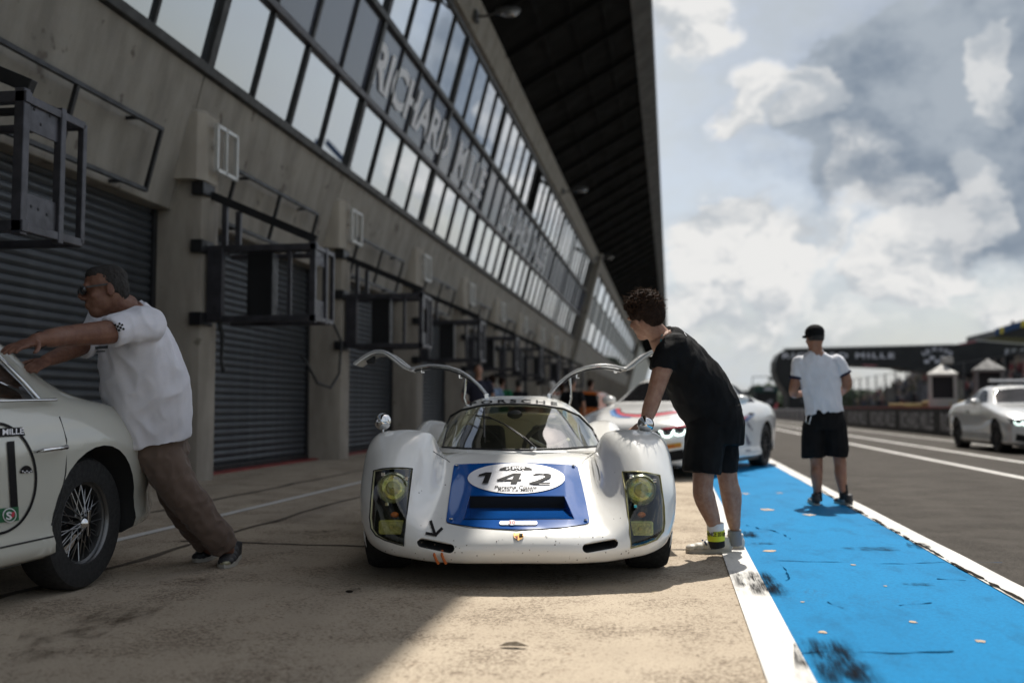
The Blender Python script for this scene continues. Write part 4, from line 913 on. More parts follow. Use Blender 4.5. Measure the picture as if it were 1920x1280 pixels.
# gullwing doors
M_dooru = mat('door_underside', (.40, .40, .39), .4, .1, var=.2, vscale=6)
prof = [(910, 736), (897, 720), (885, 709), (873, 699), (861, 692), (842, 685.5), (823, 682.5), (805, 682), (790, 684), (776, 687), (767, 689), (757, 683), (748, 676), (737, 667), (726, 659.5), (719, 656), (711, 654.5), (700, 655.5), (690, 659), (675, 668), (660, 679.5)]
prof = [(-(971-a)/1920*7.0, .9-(b-765)/1920*7.0) for a, b in prof]
for s_ in (1, -1):
    dr = empty('gullwing_door', (.215*-s_, 2.12, 1.0)); dr.parent = pc
    P3 = [(x*s_+.215*s_, z-1.0) for x, z in prof]; n = len(P3)
    yw = [(-.22+.05*(i/n), .26-.10*(i/n)**2) for i in range(n)]
    def strip(i0, i1, inset, th, nm, m_, lower=0.0):
        v = []; f = []
        for i in range(i0, i1+1):
            x, z = P3[i]; a, b = yw[i]; x2, z2 = P3[min(i+1, n-1)]; x1_, z1_ = P3[max(i-1, 0)]; t_ = Vector((x2-x1_, z2-z1_)).normalized(); nx, nz = (-t_.y, t_.x)
            if nz < 0: nx, nz = -nx, -nz
            for q, h in ((a+inset, 0), (b-inset, 0), (b-inset, -th), (a+inset, -th)): v.append((x+nx*(h-lower), q, z+nz*(h-lower)))
        m_n = i1-i0
        for i in range(m_n):
            for k_ in range(4): f.append((i*4+k_, i*4+(k_+1) % 4, i*4+4+(k_+1) % 4, i*4+4+k_))
        f += [(0, 1, 2, 3), (m_n*4+3, m_n*4+2, m_n*4+1, m_n*4)]
        o = mesh_obj(nm, v, f, m_, dr); bm = bmesh.new(); bm.from_mesh(o.data); bmesh.ops.recalc_face_normals(bm, faces=bm.faces); bm.to_mesh(o.data); bm.free(); sharp(o, 40); return o
    strip(10, n-1, 0, .022, 'door_panel', M_rwhite); strip(11, n-2, .05, .008, 'door_lining', M_dooru, .024)
    strip(1, 9, .05, .005, 'door_window', M_wglass, .006)
    def edge(y_off, nm): MB().tube([(P3[i][0], (yw[i][0] if y_off else yw[i][1]), P3[i][1]-.008) for i in range(0, n)], .0085, 8).build(nm, mat('door_edge', (.42, .42, .42), .3, .4), dr, smooth=60)
    edge(1, 'front_frame'); edge(0, 'rear_frame'); MB().tube([(P3[0][0], yw[0][0], P3[0][1]-.012), (P3[0][0], yw[0][1], P3[0][1]-.012)], .012, 8).build('hinge_rail', M_rwhite, dr)
    MB().tube([(P3[i][0], yw[i][0]-.004, P3[i][1]-.03) for i in range(2, 10)], .006, 6).build('seal', M_gasket, dr, smooth=60)
    for i, dd in ((4, .04), (8, .03)):
        x, z = P3[i]; MB().tube([(x, yw[i][0], z-.02), (x, yw[i][0], z-.02-dd), (x+.02, yw[i][0], z-.02-dd)], .005, 6).build('catch', M_chrome, dr)
    x, z = P3[n-3]; MB().box((x, yw[n-3][0]+.1, z-.05), (.06, .05, .05)).build('latch', M_gasket, dr, bevel=.008)
    xa, za = P3[3]; MB().tube([(xa, -.15, za-.02), (xa-.012*s_, -.15, za-.17), (xa+.02*s_, -.15, za-.28)], .009, 8).build('stay_rod', M_chrome, dr, smooth=60)
    MB().box((.0, -.2, -.03), (.03, .06, .06)).build('hinge', M_chrome, dr, bevel=.006)
# mirrors, tow strap, wheels, underside
for px_, py_ in ((718, 790), (1210, 795)):
    yl = .74; xl = (px_-971)/1920*(PD+yl); c = Vector(K(xl, py_, yl)); mr = empty('wing_mirror', c); mr.parent = pc
    MB().lathe([(.001, -.052), (.016, -.050), (.032, -.040), (.043, -.022), (.047, 0), (.048, .006), (.044, .010), (.001, .010)], 32, 'Y').build('shell', M_chrome, mr, smooth=50)
    MB().tube([(0, -.005, -.04), (.004, .0, -.07), (.006, .0, -.10)], [.008, .007, .013], 10).build('stalk', M_chrome, mr, smooth=60)
for i, x in enumerate((815, 829)): 
    p = skin0.at(x, 1040, .004); q = Vector(K(p.x+.02, 1056, p.y+.0)); MB().tube([p+Vector((0, .02, .02)), p, p.lerp(q, .6)+Vector((0, -.010, 0)), q], .007, 8).build('tow_strap', M_orange, pc, smooth=60)
for x in (-.725, .725): wheel(pc, x, .80, .302, .235, .19, 1 if x > 0 else -1)
for x in (-.70, .70): wheel(pc, x, 3.08, .315, .28, .19, 1 if x > 0 else -1)
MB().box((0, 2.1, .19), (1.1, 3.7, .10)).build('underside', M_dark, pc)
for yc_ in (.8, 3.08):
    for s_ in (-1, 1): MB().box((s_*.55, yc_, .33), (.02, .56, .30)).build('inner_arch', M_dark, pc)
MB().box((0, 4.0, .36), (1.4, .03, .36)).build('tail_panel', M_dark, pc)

# ================================================================== other cars
COUPE = [  # y, zc, xe,ze, xs,zs, xm,zm, xl,zl, xk,zk
 (0.0, .635, .36, .625, .50, .58, .56, .45, .54, .31, .46, .20), (.06, .70, .46, .69, .64, .64, .71, .50, .70, .32, .62, .18), (.18, .755, .56, .742, .78, .68, .855, .53, .85, .33, .77, .17),
 (.45, .835, .62, .815, .865, .735, .92, .56, .905, .34, .83, .17), (.85, .905, .66, .885, .90, .80, .94, .60, .92, .36, .85, .17), (1.35, .975, .70, .95, .885, .87, .92, .62, .905, .36, .86, .17),
 (1.62, 1.07, .66, 1.025, .87, .90, .915, .63, .905, .36, .86, .17), (2.1, 1.325, .585, 1.265, .85, .92, .91, .63, .905, .36, .86, .17), (2.55, 1.385, .575, 1.32, .84, .93, .91, .63, .905, .36, .86, .17),
 (3.1, 1.345, .555, 1.275, .845, .94, .915, .64, .91, .36, .86, .17), (3.6, 1.22, .545, 1.155, .865, .955, .94, .66, .925, .38, .86, .18), (4.0, 1.085, .58, 1.05, .87, .95, .935, .68, .92, .4, .85, .2),
 (4.35, 1.04, .62, 1.02, .82, .93, .90, .68, .88, .42, .8, .22), (4.58, 1.0, .58, .98, .76, .90, .84, .66, .82, .44, .72, .24), (4.67, .90, .5, .88, .66, .82, .74, .62, .72, .46, .62, .28)]
CLASSIC = [
 (0, .62, .3, .60, .45, .56, .5, .45, .48, .34, .4, .25), (.1, .72, .42, .70, .62, .64, .68, .5, .66, .36, .55, .22), (.4, .80, .52, .79, .74, .72, .80, .55, .78, .36, .68, .2), (.9, .88, .56, .86, .78, .80, .835, .58, .81, .38, .74, .2),
 (1.45, .95, .6, .92, .77, .84, .83, .6, .81, .38, .76, .2), (1.75, 1.04, .58, .99, .77, .865, .83, .6, .81, .38, .77, .2), (2.2, 1.27, .5, 1.21, .76, .88, .83, .6, .81, .38, .77, .2), (2.6, 1.325, .5, 1.26, .755, .885, .83, .6, .815, .38, .77, .2),
 (2.95, 1.275, .48, 1.205, .76, .895, .835, .62, .82, .38, .77, .2), (3.28, 1.085, .45, 1.03, .765, .905, .845, .64, .83, .40, .77, .21), (3.56, .945, .46, .92, .75, .89, .835, .65, .815, .42, .75, .23), (3.85, .89, .45, .875, .68, .85, .78, .64, .76, .42, .70, .25), (4.12, .82, .38, .805, .52, .765, .60, .61, .64, .43, .58, .27),
 (4.34, .74, .30, .73, .40, .69, .46, .58, .50, .44, .45, .30), (4.46, .66, .25, .65, .33, .62, .38, .55, .36, .46, .30, .36)]
def half_sections(tab):
    rows = []
    for y, zc, xe, ze, xs, zs, xm, zm, xl, zl, xk, zk in tab:
        rows.append([(0, y, zc), (xe*.6, y, zc-.22*(zc-ze)), (xe, y, ze), (xe*.45+xs*.55+.012, y, ze*.48+zs*.52), (xs, y, zs), (xm-.006, y, zs*.45+zm*.55), (xm, y, zm), (xl, y, zl), (xk, y, zk), (0, y, zk-.01)])
    return [list(c) for c in zip(*rows)]
side2, top2p, front2 = proj_axes(1, 2), proj_axes(0, 1), proj_axes(0, 2)
M_cglass = glass('car_glass', (.14, .15, .15), .02, .01, (.010, .010, .011), .85, graz=.12)
def car(name, label, tab, loc, rz, sc, paint, wheels, arch, ws, rw, sw, cat='car', tyre=(.33, .25, .22), glassm=None, spoke=None):
    e = empty(name, loc, rz, label, cat); Mw = Matrix.Translation(loc) @ Matrix.Rotation(rz, 4, 'Z')
    tab = [(a[0]*sc[1],)+tuple(v*(sc[2] if i in (0, 2, 4, 6, 8, 10) else sc[0]) for i, v in enumerate(a[1:])) for a in tab]
    bm = grid_bm(half_sections(tab), 4, 5); gm = glassm or M_cglass
    for end in (0, -1):
        ring = [v for v in bm.verts if abs(v.co.y-tab[end][0]) < 1e-4]
        es = [ed for ed in bm.edges if all(v in ring for v in ed.verts) and len(ed.link_faces) == 1]
        if es: bmesh.ops.contextual_create(bm, geom=es)
    bmesh.ops.recalc_face_normals(bm, faces=bm.faces); bm.normal_update()
    sk = Skin(bm, Mw)
    for (yc_, zc_, rr) in arch:
        for s_ in (-1, 1):
            fs = cut(bm, ellipse(yc_, zc_, rr, rr, 32), *side2, flt=lambda f: f.calc_center_median().x*s_ > .5 and f.normal.z < .7, pad=.05)
            nb = lift(bm, fs, 0); wb = recess(nb, (-.30*s_, 0, 0)); bm_obj('wheel_well', wb, M_dark, e); nb.free()
    fs = cut(bm, ws, *top2p, flt=lambda f: f.normal.z > .1 and f.calc_center_median().z > .7, pad=.05); w_ = bm_obj('windscreen', lift(bm, fs, 0), gm, e)
    fs = cut(bm, rw, *top2p, flt=lambda f: f.normal.z > .1 and f.calc_center_median().z > .6, pad=.05); bm_obj('rear_window', lift(bm, fs, 0), gm, e)
    for s_ in (-1, 1):
        for q in sw:
            fs = cut(bm, q, *side2, flt=lambda f: f.calc_center_median().x*s_ > .35 and f.calc_center_median().z > .8, pad=.05); bm_obj('side_window', lift(bm, fs, 0), gm, e)
    MB().box((0, (tab[0][0]+tab[-1][0])/2, .55), (1.3*sc[0], (tab[-1][0])*.62, .5)).build('cabin_floor', M_dark, e)
    for (x, y) in wheels: wheel(e, x, y, tyre[0], tyre[1], tyre[2], 1 if x > 0 else -1, spoke_m=spoke) if spoke != 'none' else None
    return e, bm, sk, Mw
def front_cut(bm, e, poly, m, nm, off=0.0, rec=None, both=True):
    out = []
    for s_ in ((1, -1) if both else (1,)):
        q = [(x*s_, z) for x, z in poly]
        fs = cut(bm, q, *front2, flt=lambda f: f.normal.y < -.1 and f.calc_center_median().y < .75, pad=.03)
        if rec: nb = lift(bm, fs, 0); o = bm_obj(nm, recess(nb, (0, rec, 0)), m, e); nb.free()
        else: o = bm_obj(nm, lift(bm, fs, off), m, e)
        out.append(o)
    return out
M_drl = mat('daylight_led', (.80, 1.0, .92), .3, emit=2.2)
def coupe(name, label, loc, rz, sc, paint, tint=None, cat='car', detail=True, rim=None):
    kx, ky, kz = sc; P = lambda pts: [(a*ky, b*kz) for a, b in pts]; T = lambda pts: [(a*kx, b*ky) for a, b in pts]; Fp = lambda pts: [(a*kx, b*kz) for a, b in pts]
    e, bm, sk, Mw = car(name, label, COUPE, loc, rz, sc, paint, [(s_*.80*kx, y*ky) for s_ in (-1, 1) for y in (.84, 3.65)], [(.84*ky, .34, .365), (3.65*ky, .34, .37)],
        T([(-.68, 1.52), (-.58, 2.06), (.58, 2.06), (.68, 1.52), (.4, 1.45), (-.4, 1.45)]), T([(-.5, 3.22), (.5, 3.22), (.52, 3.92), (-.52, 3.92)]),
        [P([(1.80, 1.0), (2.22, 1.245), (2.55, 1.29), (2.68, 1.285), (2.68, .985)]), P([(2.74, .985), (2.74, 1.28), (3.1, 1.235), (3.52, 1.08), (3.38, .99)])], cat, spoke=rim)
    hl = front_cut(bm, e, Fp([(.40, .60), (.55, .64), (.86, .685), (.83, .59), (.52, .545), (.41, .55)]), M_gasket, 'headlight')
    for o, s_ in zip(hl, (1, -1)):
        for cx, cz, r_ in ((.575, .592, .050), (.715, .618, .052)):
            def hit(x, z):
                h = sk.b.ray_cast(Vector((x, -1, z)), Vector((0, 1, 0))); return h[0]+Vector((0, -.012, 0)) if h[0] is not None else None
            pts = [hit((cx+r_*1.25*math.cos(R(a)))*kx*s_, (cz+r_*math.sin(R(a)))*kz) for a in range(165, 361+15, 15)]
            pts = [hit((cx-r_*2.0)*kx*s_, (cz+r_*.35)*kz)]+pts if cx < .6 else pts
            pts = [p for p in pts if p]
            if detail: MB().tube(pts, .011, 6).build('daylight_ring', M_drl, o, smooth=60)
            p = hit(cx*kx*s_, cz*kz)
            if p: MB().ball(p, (.04, .012, .035), 14, 8).build('projector', mat('projector', (.12, .12, .13), .1, .8), o, smooth=60)
    front_cut(bm, e, Fp([(.03, .48), (.06, .615), (.36, .615), (.38, .56), (.30, .48)]), M_gasket, 'kidney_grille')
    front_cut(bm, e, Fp([(-.44, .24), (-.5, .40), (.5, .40), (.44, .24)]), M_dark, 'lower_intake', rec=.06, both=False)
    front_cut(bm, e, Fp([(.54, .22), (.58, .36), (.76, .39), (.78, .26)]), M_dark, 'side_intake', rec=.05)
    bo = bm_obj('body', bm, paint, e); sharp(bo, 60)
    for s_ in (-1, 1):
        m_ = MB().ball((s_*1.0*kx, 1.93*ky, 1.02*kz), (.11, .07, .065), 16, 10); m_.bar((s_*.86*kx, 1.97*ky, .96*kz), (s_*.95*kx, 1.95*ky, 1.0*kz), .05, .03); m_.build('door_mirror', paint, e, smooth=50)
        MB().box((s_*.905*kx, 2.85*ky, .82*kz), (.02, .2, .03)).build('door_handle', M_gasket, e, bevel=.006)
        MB().bar((s_*.86*kx, 1.0*ky, .16), (s_*.86*kx, 3.3*ky, .16), .06, .04).build('side_skirt', M_gasket, e)
    MB().box((0, .12*ky, .165), (1.42*kx, .30, .03)).build('splitter', M_gasket, e, bevel=.008)
    MB().box((0, 2.6*ky, .5), (1.3*kx, 1.4, .1)).build('seat_block', M_dark, e)
    for s_ in (-.37, .37): MB().hexa([(s_-.22, 2.5*ky, .5), (s_+.22, 2.5*ky, .5), (s_+.22, 2.7*ky, .5), (s_-.22, 2.7*ky, .5), (s_-.15, 2.8*ky, 1.13*kz), (s_+.15, 2.8*ky, 1.13*kz), (s_+.15, 2.88*ky, 1.13*kz), (s_-.15, 2.88*ky, 1.13*kz)]).build('seat', M_inter, e, bevel=.05)
    return e, sk, Mw
M_cwhite = mat('coupe_white', (.78, .775, .76), .2, 0, var=.04, vscale=3, coat=.7)
M_corange = mat('coupe_orange', (.55, .13, .015), .25, 0, var=.1, coat=.6); M_csilver = mat('safety_silver', (.56, .56, .55), .22, .35, var=.05, vscale=3, coat=.6)
# --- white striped coupe behind the race car
loc = Vector((-.60, 13.25, 0)); rz = R(-19)
gt, gsk, GM = coupe('striped_coupe', 'white racing coupe with blue and red stripes and glowing headlights behind the black-clad man', loc, rz, (1, 1, 1), M_cwhite, cat='car', rim=M_gasket)
M_mred = mat('stripe_red', (.55, .06, .09), .3, coat=.5); M_mblue = mat('stripe_blue', (.03, .10, .30), .3, coat=.5); M_mlight = mat('stripe_light_blue', (.16, .32, .62), .3, coat=.5)
skin = gsk
def gm(poly, m_, nm, off=.004): mark(nm, *fan(poly), onb(off), m_, gt, 6)
gm([(1143, 771), (1149, 768), (1153, 777), (1166, 782), (1180, 783.5), (1160, 783), (1146, 779)], M_mlight, 'bonnet_stripe'); gm([(1149, 768), (1154, 766), (1157, 775), (1168, 780), (1185, 781.5), (1180, 783.5), (1166, 782), (1153, 777)], M_mblue, 'bonnet_stripe')
gm([(1154, 766), (1162, 765.5), (1164, 773), (1172, 776), (1195, 777.5), (1230, 775.5), (1262, 771), (1290, 768), (1290, 771), (1262, 775.5), (1230, 780.5), (1195, 782), (1168, 780), (1157, 775)], M_mred, 'bonnet_stripe')
gm([(1162, 765.5), (1164.5, 766), (1166, 772), (1173, 774.5), (1195, 775.5), (1230, 773.5), (1262, 769.5), (1262, 771), (1230, 775.5), (1195, 777.5), (1172, 776), (1164, 773)], M_ink, 'bonnet_stripe')
gm([(1238, 803), (1262, 799.5), (1290, 796), (1293, 799), (1265, 803), (1240, 806)], M_mred, 'headlight_brow', .006)
gm([(1384, 797), (1384, 784), (1396, 779), (1416, 775), (1412, 781), (1400, 790)], M_mblue, 'flank_stripe'); gm([(1384, 793), (1384, 786), (1394, 781), (1402, 779), (1396, 786)], M_mred, 'flank_stripe', .006)
pl = gm([(1240, 834.5), (1277, 829), (1278, 837.5), (1241, 843)], mat('yellow_plate', (.72, .42, .02), .4), 'tyre_maker_plate', .01)
v, f, (W_, H_) = text_flat('PIRELLI', bold=.03); mark('tyre_maker_lettering', [(1260+a*30/W_, 836.2-b*5.5/H_-(a*30/W_)*.15) for a, b in v], f, onb(.014), mat('plate_red', (.45, .03, .02), .5), gt)
for q in ([(1402, 790), (1408, 800), (1405, 803), (1400, 794)], [(1399, 812), (1404, 822), (1402, 838), (1399, 826)], [(1408, 800), (1412, 805), (1409, 808)], [(1398, 842), (1408, 842), (1407, 846), (1398, 846)], [(1404, 824), (1408, 830), (1405, 836)]): gm(q, mat('livery_grey', (.10, .10, .14), .4), 'flank_scribble')
# --- orange car farther back
orc, _, _ = coupe('orange_car', 'orange coupe mostly hidden behind the striped coupe', Vector((-2.35, 19.6, 0)), R(-10), (.97, .93, .92), M_corange, detail=False, rim=M_gasket)
# --- silver safety car on the lane
sc_, ssk, SM = coupe('safety_car', 'pale grey safety car with roof light bar at the right edge', Vector((7.45, 21.4, 0)), R(1), (.985, .95, 1.02), M_csilver, rim=M_gasket)
lb = MB().box((0, 2.35, 1.50), (1.05, .16, .06)); lb.build('light_bar', mat('light_bar', (.55, .55, .56), .3, coat=.5), sc_, bevel=.015)
for s_ in (-.4, .4): MB().box((s_, 2.35, 1.44), (.05, .1, .1)).build('bar_foot', M_gasket, sc_)
skin = ssk
v, f, (W_, H_) = text_flat('SAFETY CAR', bold=.03)
def wsx(a, b):
    h = ssk.b.ray_cast(Vector((a, 2.0-abs(a)*.10+.05-b*.9, 3)), Vector((0, 0, -1))); return h[0]+Vector((0, -.01, .006)) if h[0] is not None else None
mark('windscreen_lettering', [(a*.86/W_, -(b*.075/H_)-.09) for a, b in v], f, lambda a, b: wsx(a, -b-.02), mat('screen_white', (.75, .75, .75), .4), sc_)
# --- classic white coupe at the left edge
M_classic = mat('classic_white', (.54, .53, .465), .18, 0, var=.05, vscale=2, coat=.8)
P_ = lambda p: p
cl, cbm, csk, CM = car('classic_coupe', 'cream white classic coupe with wire wheels being pushed at the left edge', CLASSIC, Vector((-3.715, 1.52, 0)), R(-1.0), (1, 1, 1.012), M_classic, [], [(.80, .34, .365), (3.28, .34, .375)],
    [(-.6, 1.60), (-.48, 2.12), (.48, 2.12), (.6, 1.60)], [(-.38, 3.02), (.38, 3.02), (.42, 3.50), (-.42, 3.50)], [[(1.85, .95), (2.22, 1.17), (2.6, 1.215), (2.74, 1.205), (2.90, .94)]], 'car', spoke='none', glassm=glass('old_glass', (.45, .5, .46), .10, .01, (.03, .035, .03), .3))
cbo = bm_obj('body', cbm, M_classic, cl); sharp(cbo, 60)
skin = csk
def cm(poly, m_, nm, off=.003, par=cl): return mark(nm, *fan(poly), onb(off), m_, par, 6)
ring_o = ellipse(-10, 897, 79, 106, 60); ring_i = ellipse(-10, 897, 74.5, 101, 60)
mark('number_ring', ring_o+ring_i, [(i, (i+1) % 60, 60+(i+1) % 60, 60+i) for i in range(60) if ring_o[i][0] > -45], onb(.003), M_ink, cl)
cm([(12, 828), (26, 826.5), (33, 949), (19, 951)], M_ink, 'race_number')
cm([(-30, 804), (41, 801), (46.5, 816.5), (-30, 821)], M_ink, 'name_strip')
v, f, (W_, H_) = text_flat('MILLE', bold=.02); mark('strip_lettering', [(23+a*40/W_, 809.5-b*11/H_-(a*40/W_)*.05) for a, b in v], f, onb(.0055), M_vinyl, cl, 8)
cm([(-20, 955), (34, 949), (34.5, 975), (-20, 982)], mat('green_sticker', (.03, .13, .06), .4), 'green_sticker')
cm(ellipse(16, 965, 13, 13.5, 24), M_vinyl, 'sticker_ring', .005); cm(ellipse(16, 965, 11, 11.5, 24), mat('green_sticker', (.03, .13, .06), .4), 'sticker_disc', .0065)
v, f, (W_, H_) = text_flat('S', bold=.03); mark('sticker_letter', [(14+a*11/W_, 966-b*15/H_) for a, b in v], f, onb(.008), M_vinyl, cl); cm([(18, 960), (25, 958), (24, 967), (19, 970)], M_mred, 'sticker_leaf', .008)
cm([(36.5, 887)]+[(48.5+12*math.cos(R(a)), 887-15*math.sin(R(a))) for a in range(170, 9, -16)]+[(60.5, 885)], M_ink, 'emblem', .003)
for i in range(5): cm([(39.5+i*4, 881.5+(i % 2)*2), (42+i*4, 881.5+(i % 2)*2), (42+i*4, 884+(i % 2)*2), (39.5+i*4, 884+(i % 2)*2)], M_vinyl, 'emblem_check', .005)
hp = [csk.at(x, y, o_) for x, y, o_ in ((66, 846, .004), (70, 845, .03), (95, 841.5, .035), (113, 838.5, .032), (117, 838.5, .004))]
MB().tube(hp, [.008, .010, .009, .012, .008], 10).build('door_handle', M_chrome, cl, smooth=60)
for sx in (1, -1):
    pts = [(sx*.775, y, z) for y, z in ((1.75, .905), (2.3, .925), (2.98, .94))]; MB().tube(pts, .008, 8).build('waist_trim', M_chrome, cl, smooth=60)
def cs(y, z, off=.006):
    h = csk.b.ray_cast(Vector((2, y, z)), Vector((-1, 0, 0))); return h[0]+Vector((off, 0, 0)) if h[0] is not None else None
MB().tube([p for p in (cs(y, z) for y, z in ((2.90, .94), (2.86, 1.02), (2.80, 1.12), (2.74, 1.205))) if p], .009, 8).build('window_frame', M_chrome, cl, smooth=60)
MB().tube([p for p in (cs(y, z, .002) for y, z in ((2.99, .86), (2.985, .75), (2.98, .6), (2.95, .45), (2.9, .36))) if p], .003, 6).build('door_gap', M_gasket, cl); MB().tube([p for p in (cs(y, .30+.01*abs(y-2), .002) for y in np.arange(1.4, 2.95, .1)) if p], .004, 6).build('sill_line', M_gasket, cl)
def ct(x, y, off=.006):
    h = csk.b.ray_cast(Vector((x, y, 3)), Vector((0, 0, -1))); return h[0]+Vector((0, 0, off)) if h[0] is not None else None
MB().tube([ct(x, y) for x, y in ((.38, 3.02), (.41, 3.25), (.42, 3.50), (.2, 3.54), (-.2, 3.54), (-.42, 3.50), (-.41, 3.25), (-.38, 3.02))], .014, 8, closed=True).build('screen_seal', M_gasket, cl, smooth=60)
for sx in (1, -1):
    MB().tube([(sx*.15, 4.50, .52), (sx*.36, 4.44, .52), (sx*.50, 4.34, .52), (sx*.60, 4.20, .52), (sx*.66, 4.08, .52)], [.03, .035, .035, .032, .02], 10).build('bumper', M_chrome, cl, smooth=60)
    MB().ball((sx*.45, 4.32, .68), (.035, .05, .08), 14, 10).build('tail_lamp', mat('tail_red', (.25, .02, .02), .2, coat=.6), cl, smooth=60)
M_wire = mat('wire_spoke', (.30, .30, .30), .3, 1.0)
for (x, y) in ((.69, .80), (-.69, .80), (.675, 3.28), (-.675, 3.28)):
    s_ = 1 if x > 0 else -1; e = empty('wheel', (x, y, .328)); e.parent = cl
    tyre_mesh(.328, .185, .205).build('tyre', M_tyre, e, smooth=40)
    MB().lathe([(.205, -.08), (.19, -.06), (.175, 0), (.19, .055), (.205, .062), (.212, .078), (.207, .084), (.200, .074)] if s_ > 0 else [(.205, .08), (.19, .06), (.175, 0), (.19, -.055), (.205, -.062), (.212, -.078), (.207, -.084), (.200, -.074)], 48, 'X').build('rim', mat('rim_grey', (.16, .16, .16), .35, .9), e, smooth=40)
    sp = MB()
    for i in range(36):
        a = 2*math.pi*i/36; b = a+(.45 if i % 2 else -.45); sp.tube([(s_*(.075 if i % 3 else .03), .032*math.cos(b), .032*math.sin(b)), (s_*(.03 if i % 3 else .05), .19*math.cos(a), .19*math.sin(a))], .0028, 4, cap=False)
    sp.build('spokes', M_wire, e)['kind'] = 'stuff'
    MB().lathe([(.036, -.02*s_), (.036, .07*s_), (.03, .085*s_), (.018, .10*s_), (.001, .105*s_)], 20, 'X').build('hub', M_chrome, e, smooth=40)
    MB().hexa([(s_*.09, -.012, -.065), (s_*.105, -.012, -.065), (s_*.105, .012, -.065), (s_*.09, .012, -.065), (s_*.09, -.012, .065), (s_*.105, -.012, .065), (s_*.105, .012, .065), (s_*.09, .012, .065)]).build('spinner', M_chrome, e, bevel=.004)
    MB().lathe([(.13, -.05*s_), (.005, -.05*s_)], 30, 'X').build('brake_drum', M_dark, e)

# ================================================================== people
def remeshed(name, mb, m, parent, voxel=.008, it=4, folds=0.0, ffreq=(9, 9, 5), seed=0.0, sharpen=0.0):
    """fuse overlapping solids into one continuous skin, then relax and (for cloth) wrinkle it"""
    o = mb.build(name+'_src', m, None, fix=True)
    r_ = o.modifiers.new('r', 'REMESH'); r_.mode = 'VOXEL'; r_.voxel_size = voxel
    s_ = o.modifiers.new('s', 'SMOOTH'); s_.factor = .5; s_.iterations = it
    COL.objects.unlink(o); me = evaluated_mesh(o); bpy.data.objects.remove(o)
    me.name = name; me.shade_smooth()
    if folds:
        co = np.zeros(len(me.vertices)*3); me.vertices.foreach_get('co', co); co = co.reshape(-1, 3)
        no = np.zeros(len(me.vertices)*3); me.vertices.foreach_get('normal', no); no = no.reshape(-1, 3)
        dsp = np.array([noise.noise((p[0]*ffreq[0]+seed, p[1]*ffreq[1], p[2]*ffreq[2]))*.7+(.5-abs(noise.noise((p[0]*ffreq[0]*1.9+p[2]*4+seed, p[1]*ffreq[1]*1.9, p[2]*ffreq[2]*1.5-p[0]*6))))*1.0 for p in co])
        me.vertices.foreach_set('co', (co+no*(dsp-.35)[:, None]*folds).ravel()); me.update()
    me.materials.clear(); me.materials.append(m)
    return link(bpy.data.objects.new(name, me), parent)
def rings(mb, rg, sidev, n=20):
    """loft of ellipses: (centre, half width along side axis, half depth)"""
    v = []; m = len(rg)
    for i, (c, a, b) in enumerate(rg):
        d = (Vector(rg[min(i+1, m-1)][0])-Vector(rg[max(i-1, 0)][0])).normalized(); x = (sidev-d*sidev.dot(d)).normalized(); y = d.cross(x)
        v += [Vector(c)+x*(a*math.cos(2*math.pi*k/n))+y*(b*math.sin(2*math.pi*k/n)) for k in range(n)]
    mb.add(v, [(i*n+k, i*n+(k+1) % n, (i+1)*n+(k+1) % n, (i+1)*n+k) for i in range(m-1) for k in range(n)]+[tuple(range(n-1, -1, -1)), tuple((m-1)*n+k for k in range(n))])
def tube_r(mb, pts, rad, hem=False):
    P = crom(np.array([list(p)+[r_] for p, r_ in zip(pts, rad)]), 4); mb.tube([Vector(p[:3]) for p in P], [p[3] for p in P], 12)
    mb.ball(pts[0], rad[0], 12, 8)
    if not hem: mb.ball(pts[-1], rad[-1], 12, 8)
def hand(mb, wrist, fwd, palm_n, s=1.0, spread=.12, curl=.25, thumb=1):
    f = fwd.normalized(); nrm = (palm_n-f*palm_n.dot(f)).normalized(); sd_ = f.cross(nrm)
    rot = Matrix((sd_, f, nrm)).transposed()
    mb.ball(wrist+f*.045*s, (.041*s, .055*s, .017*s), 14, 10, rot)
    for i, (L, off) in enumerate(((.068, -.030), (.078, -.010), (.074, .010), (.058, .029))):
        b = wrist+f*.085*s+sd_*off*s; d1 = (f+sd_*off*spread*30*.3).normalized(); d2 = (d1+nrm*curl).normalized(); d3 = (d1+nrm*curl*2.2).normalized()
        p1 = b+d1*L*.45*s; p2 = p1+d2*L*.32*s; p3 = p2+d3*L*.26*s
        mb.tube([b-f*.03*s, b, p1, p2, p3], [.0095*s, .0095*s, .0088*s, .008*s, .006*s], 8)
    b = wrist+f*.02*s+sd_*(-.03*thumb)*s; d1 = (f*.7-sd_*.8*thumb+nrm*.25).normalized(); mb.tube([b, b+d1*.035*s, b+d1*.06*s+f*.012*s, b+d1*.07*s+f*.03*s], [.014*s, .012*s, .010*s, .007*s], 8)
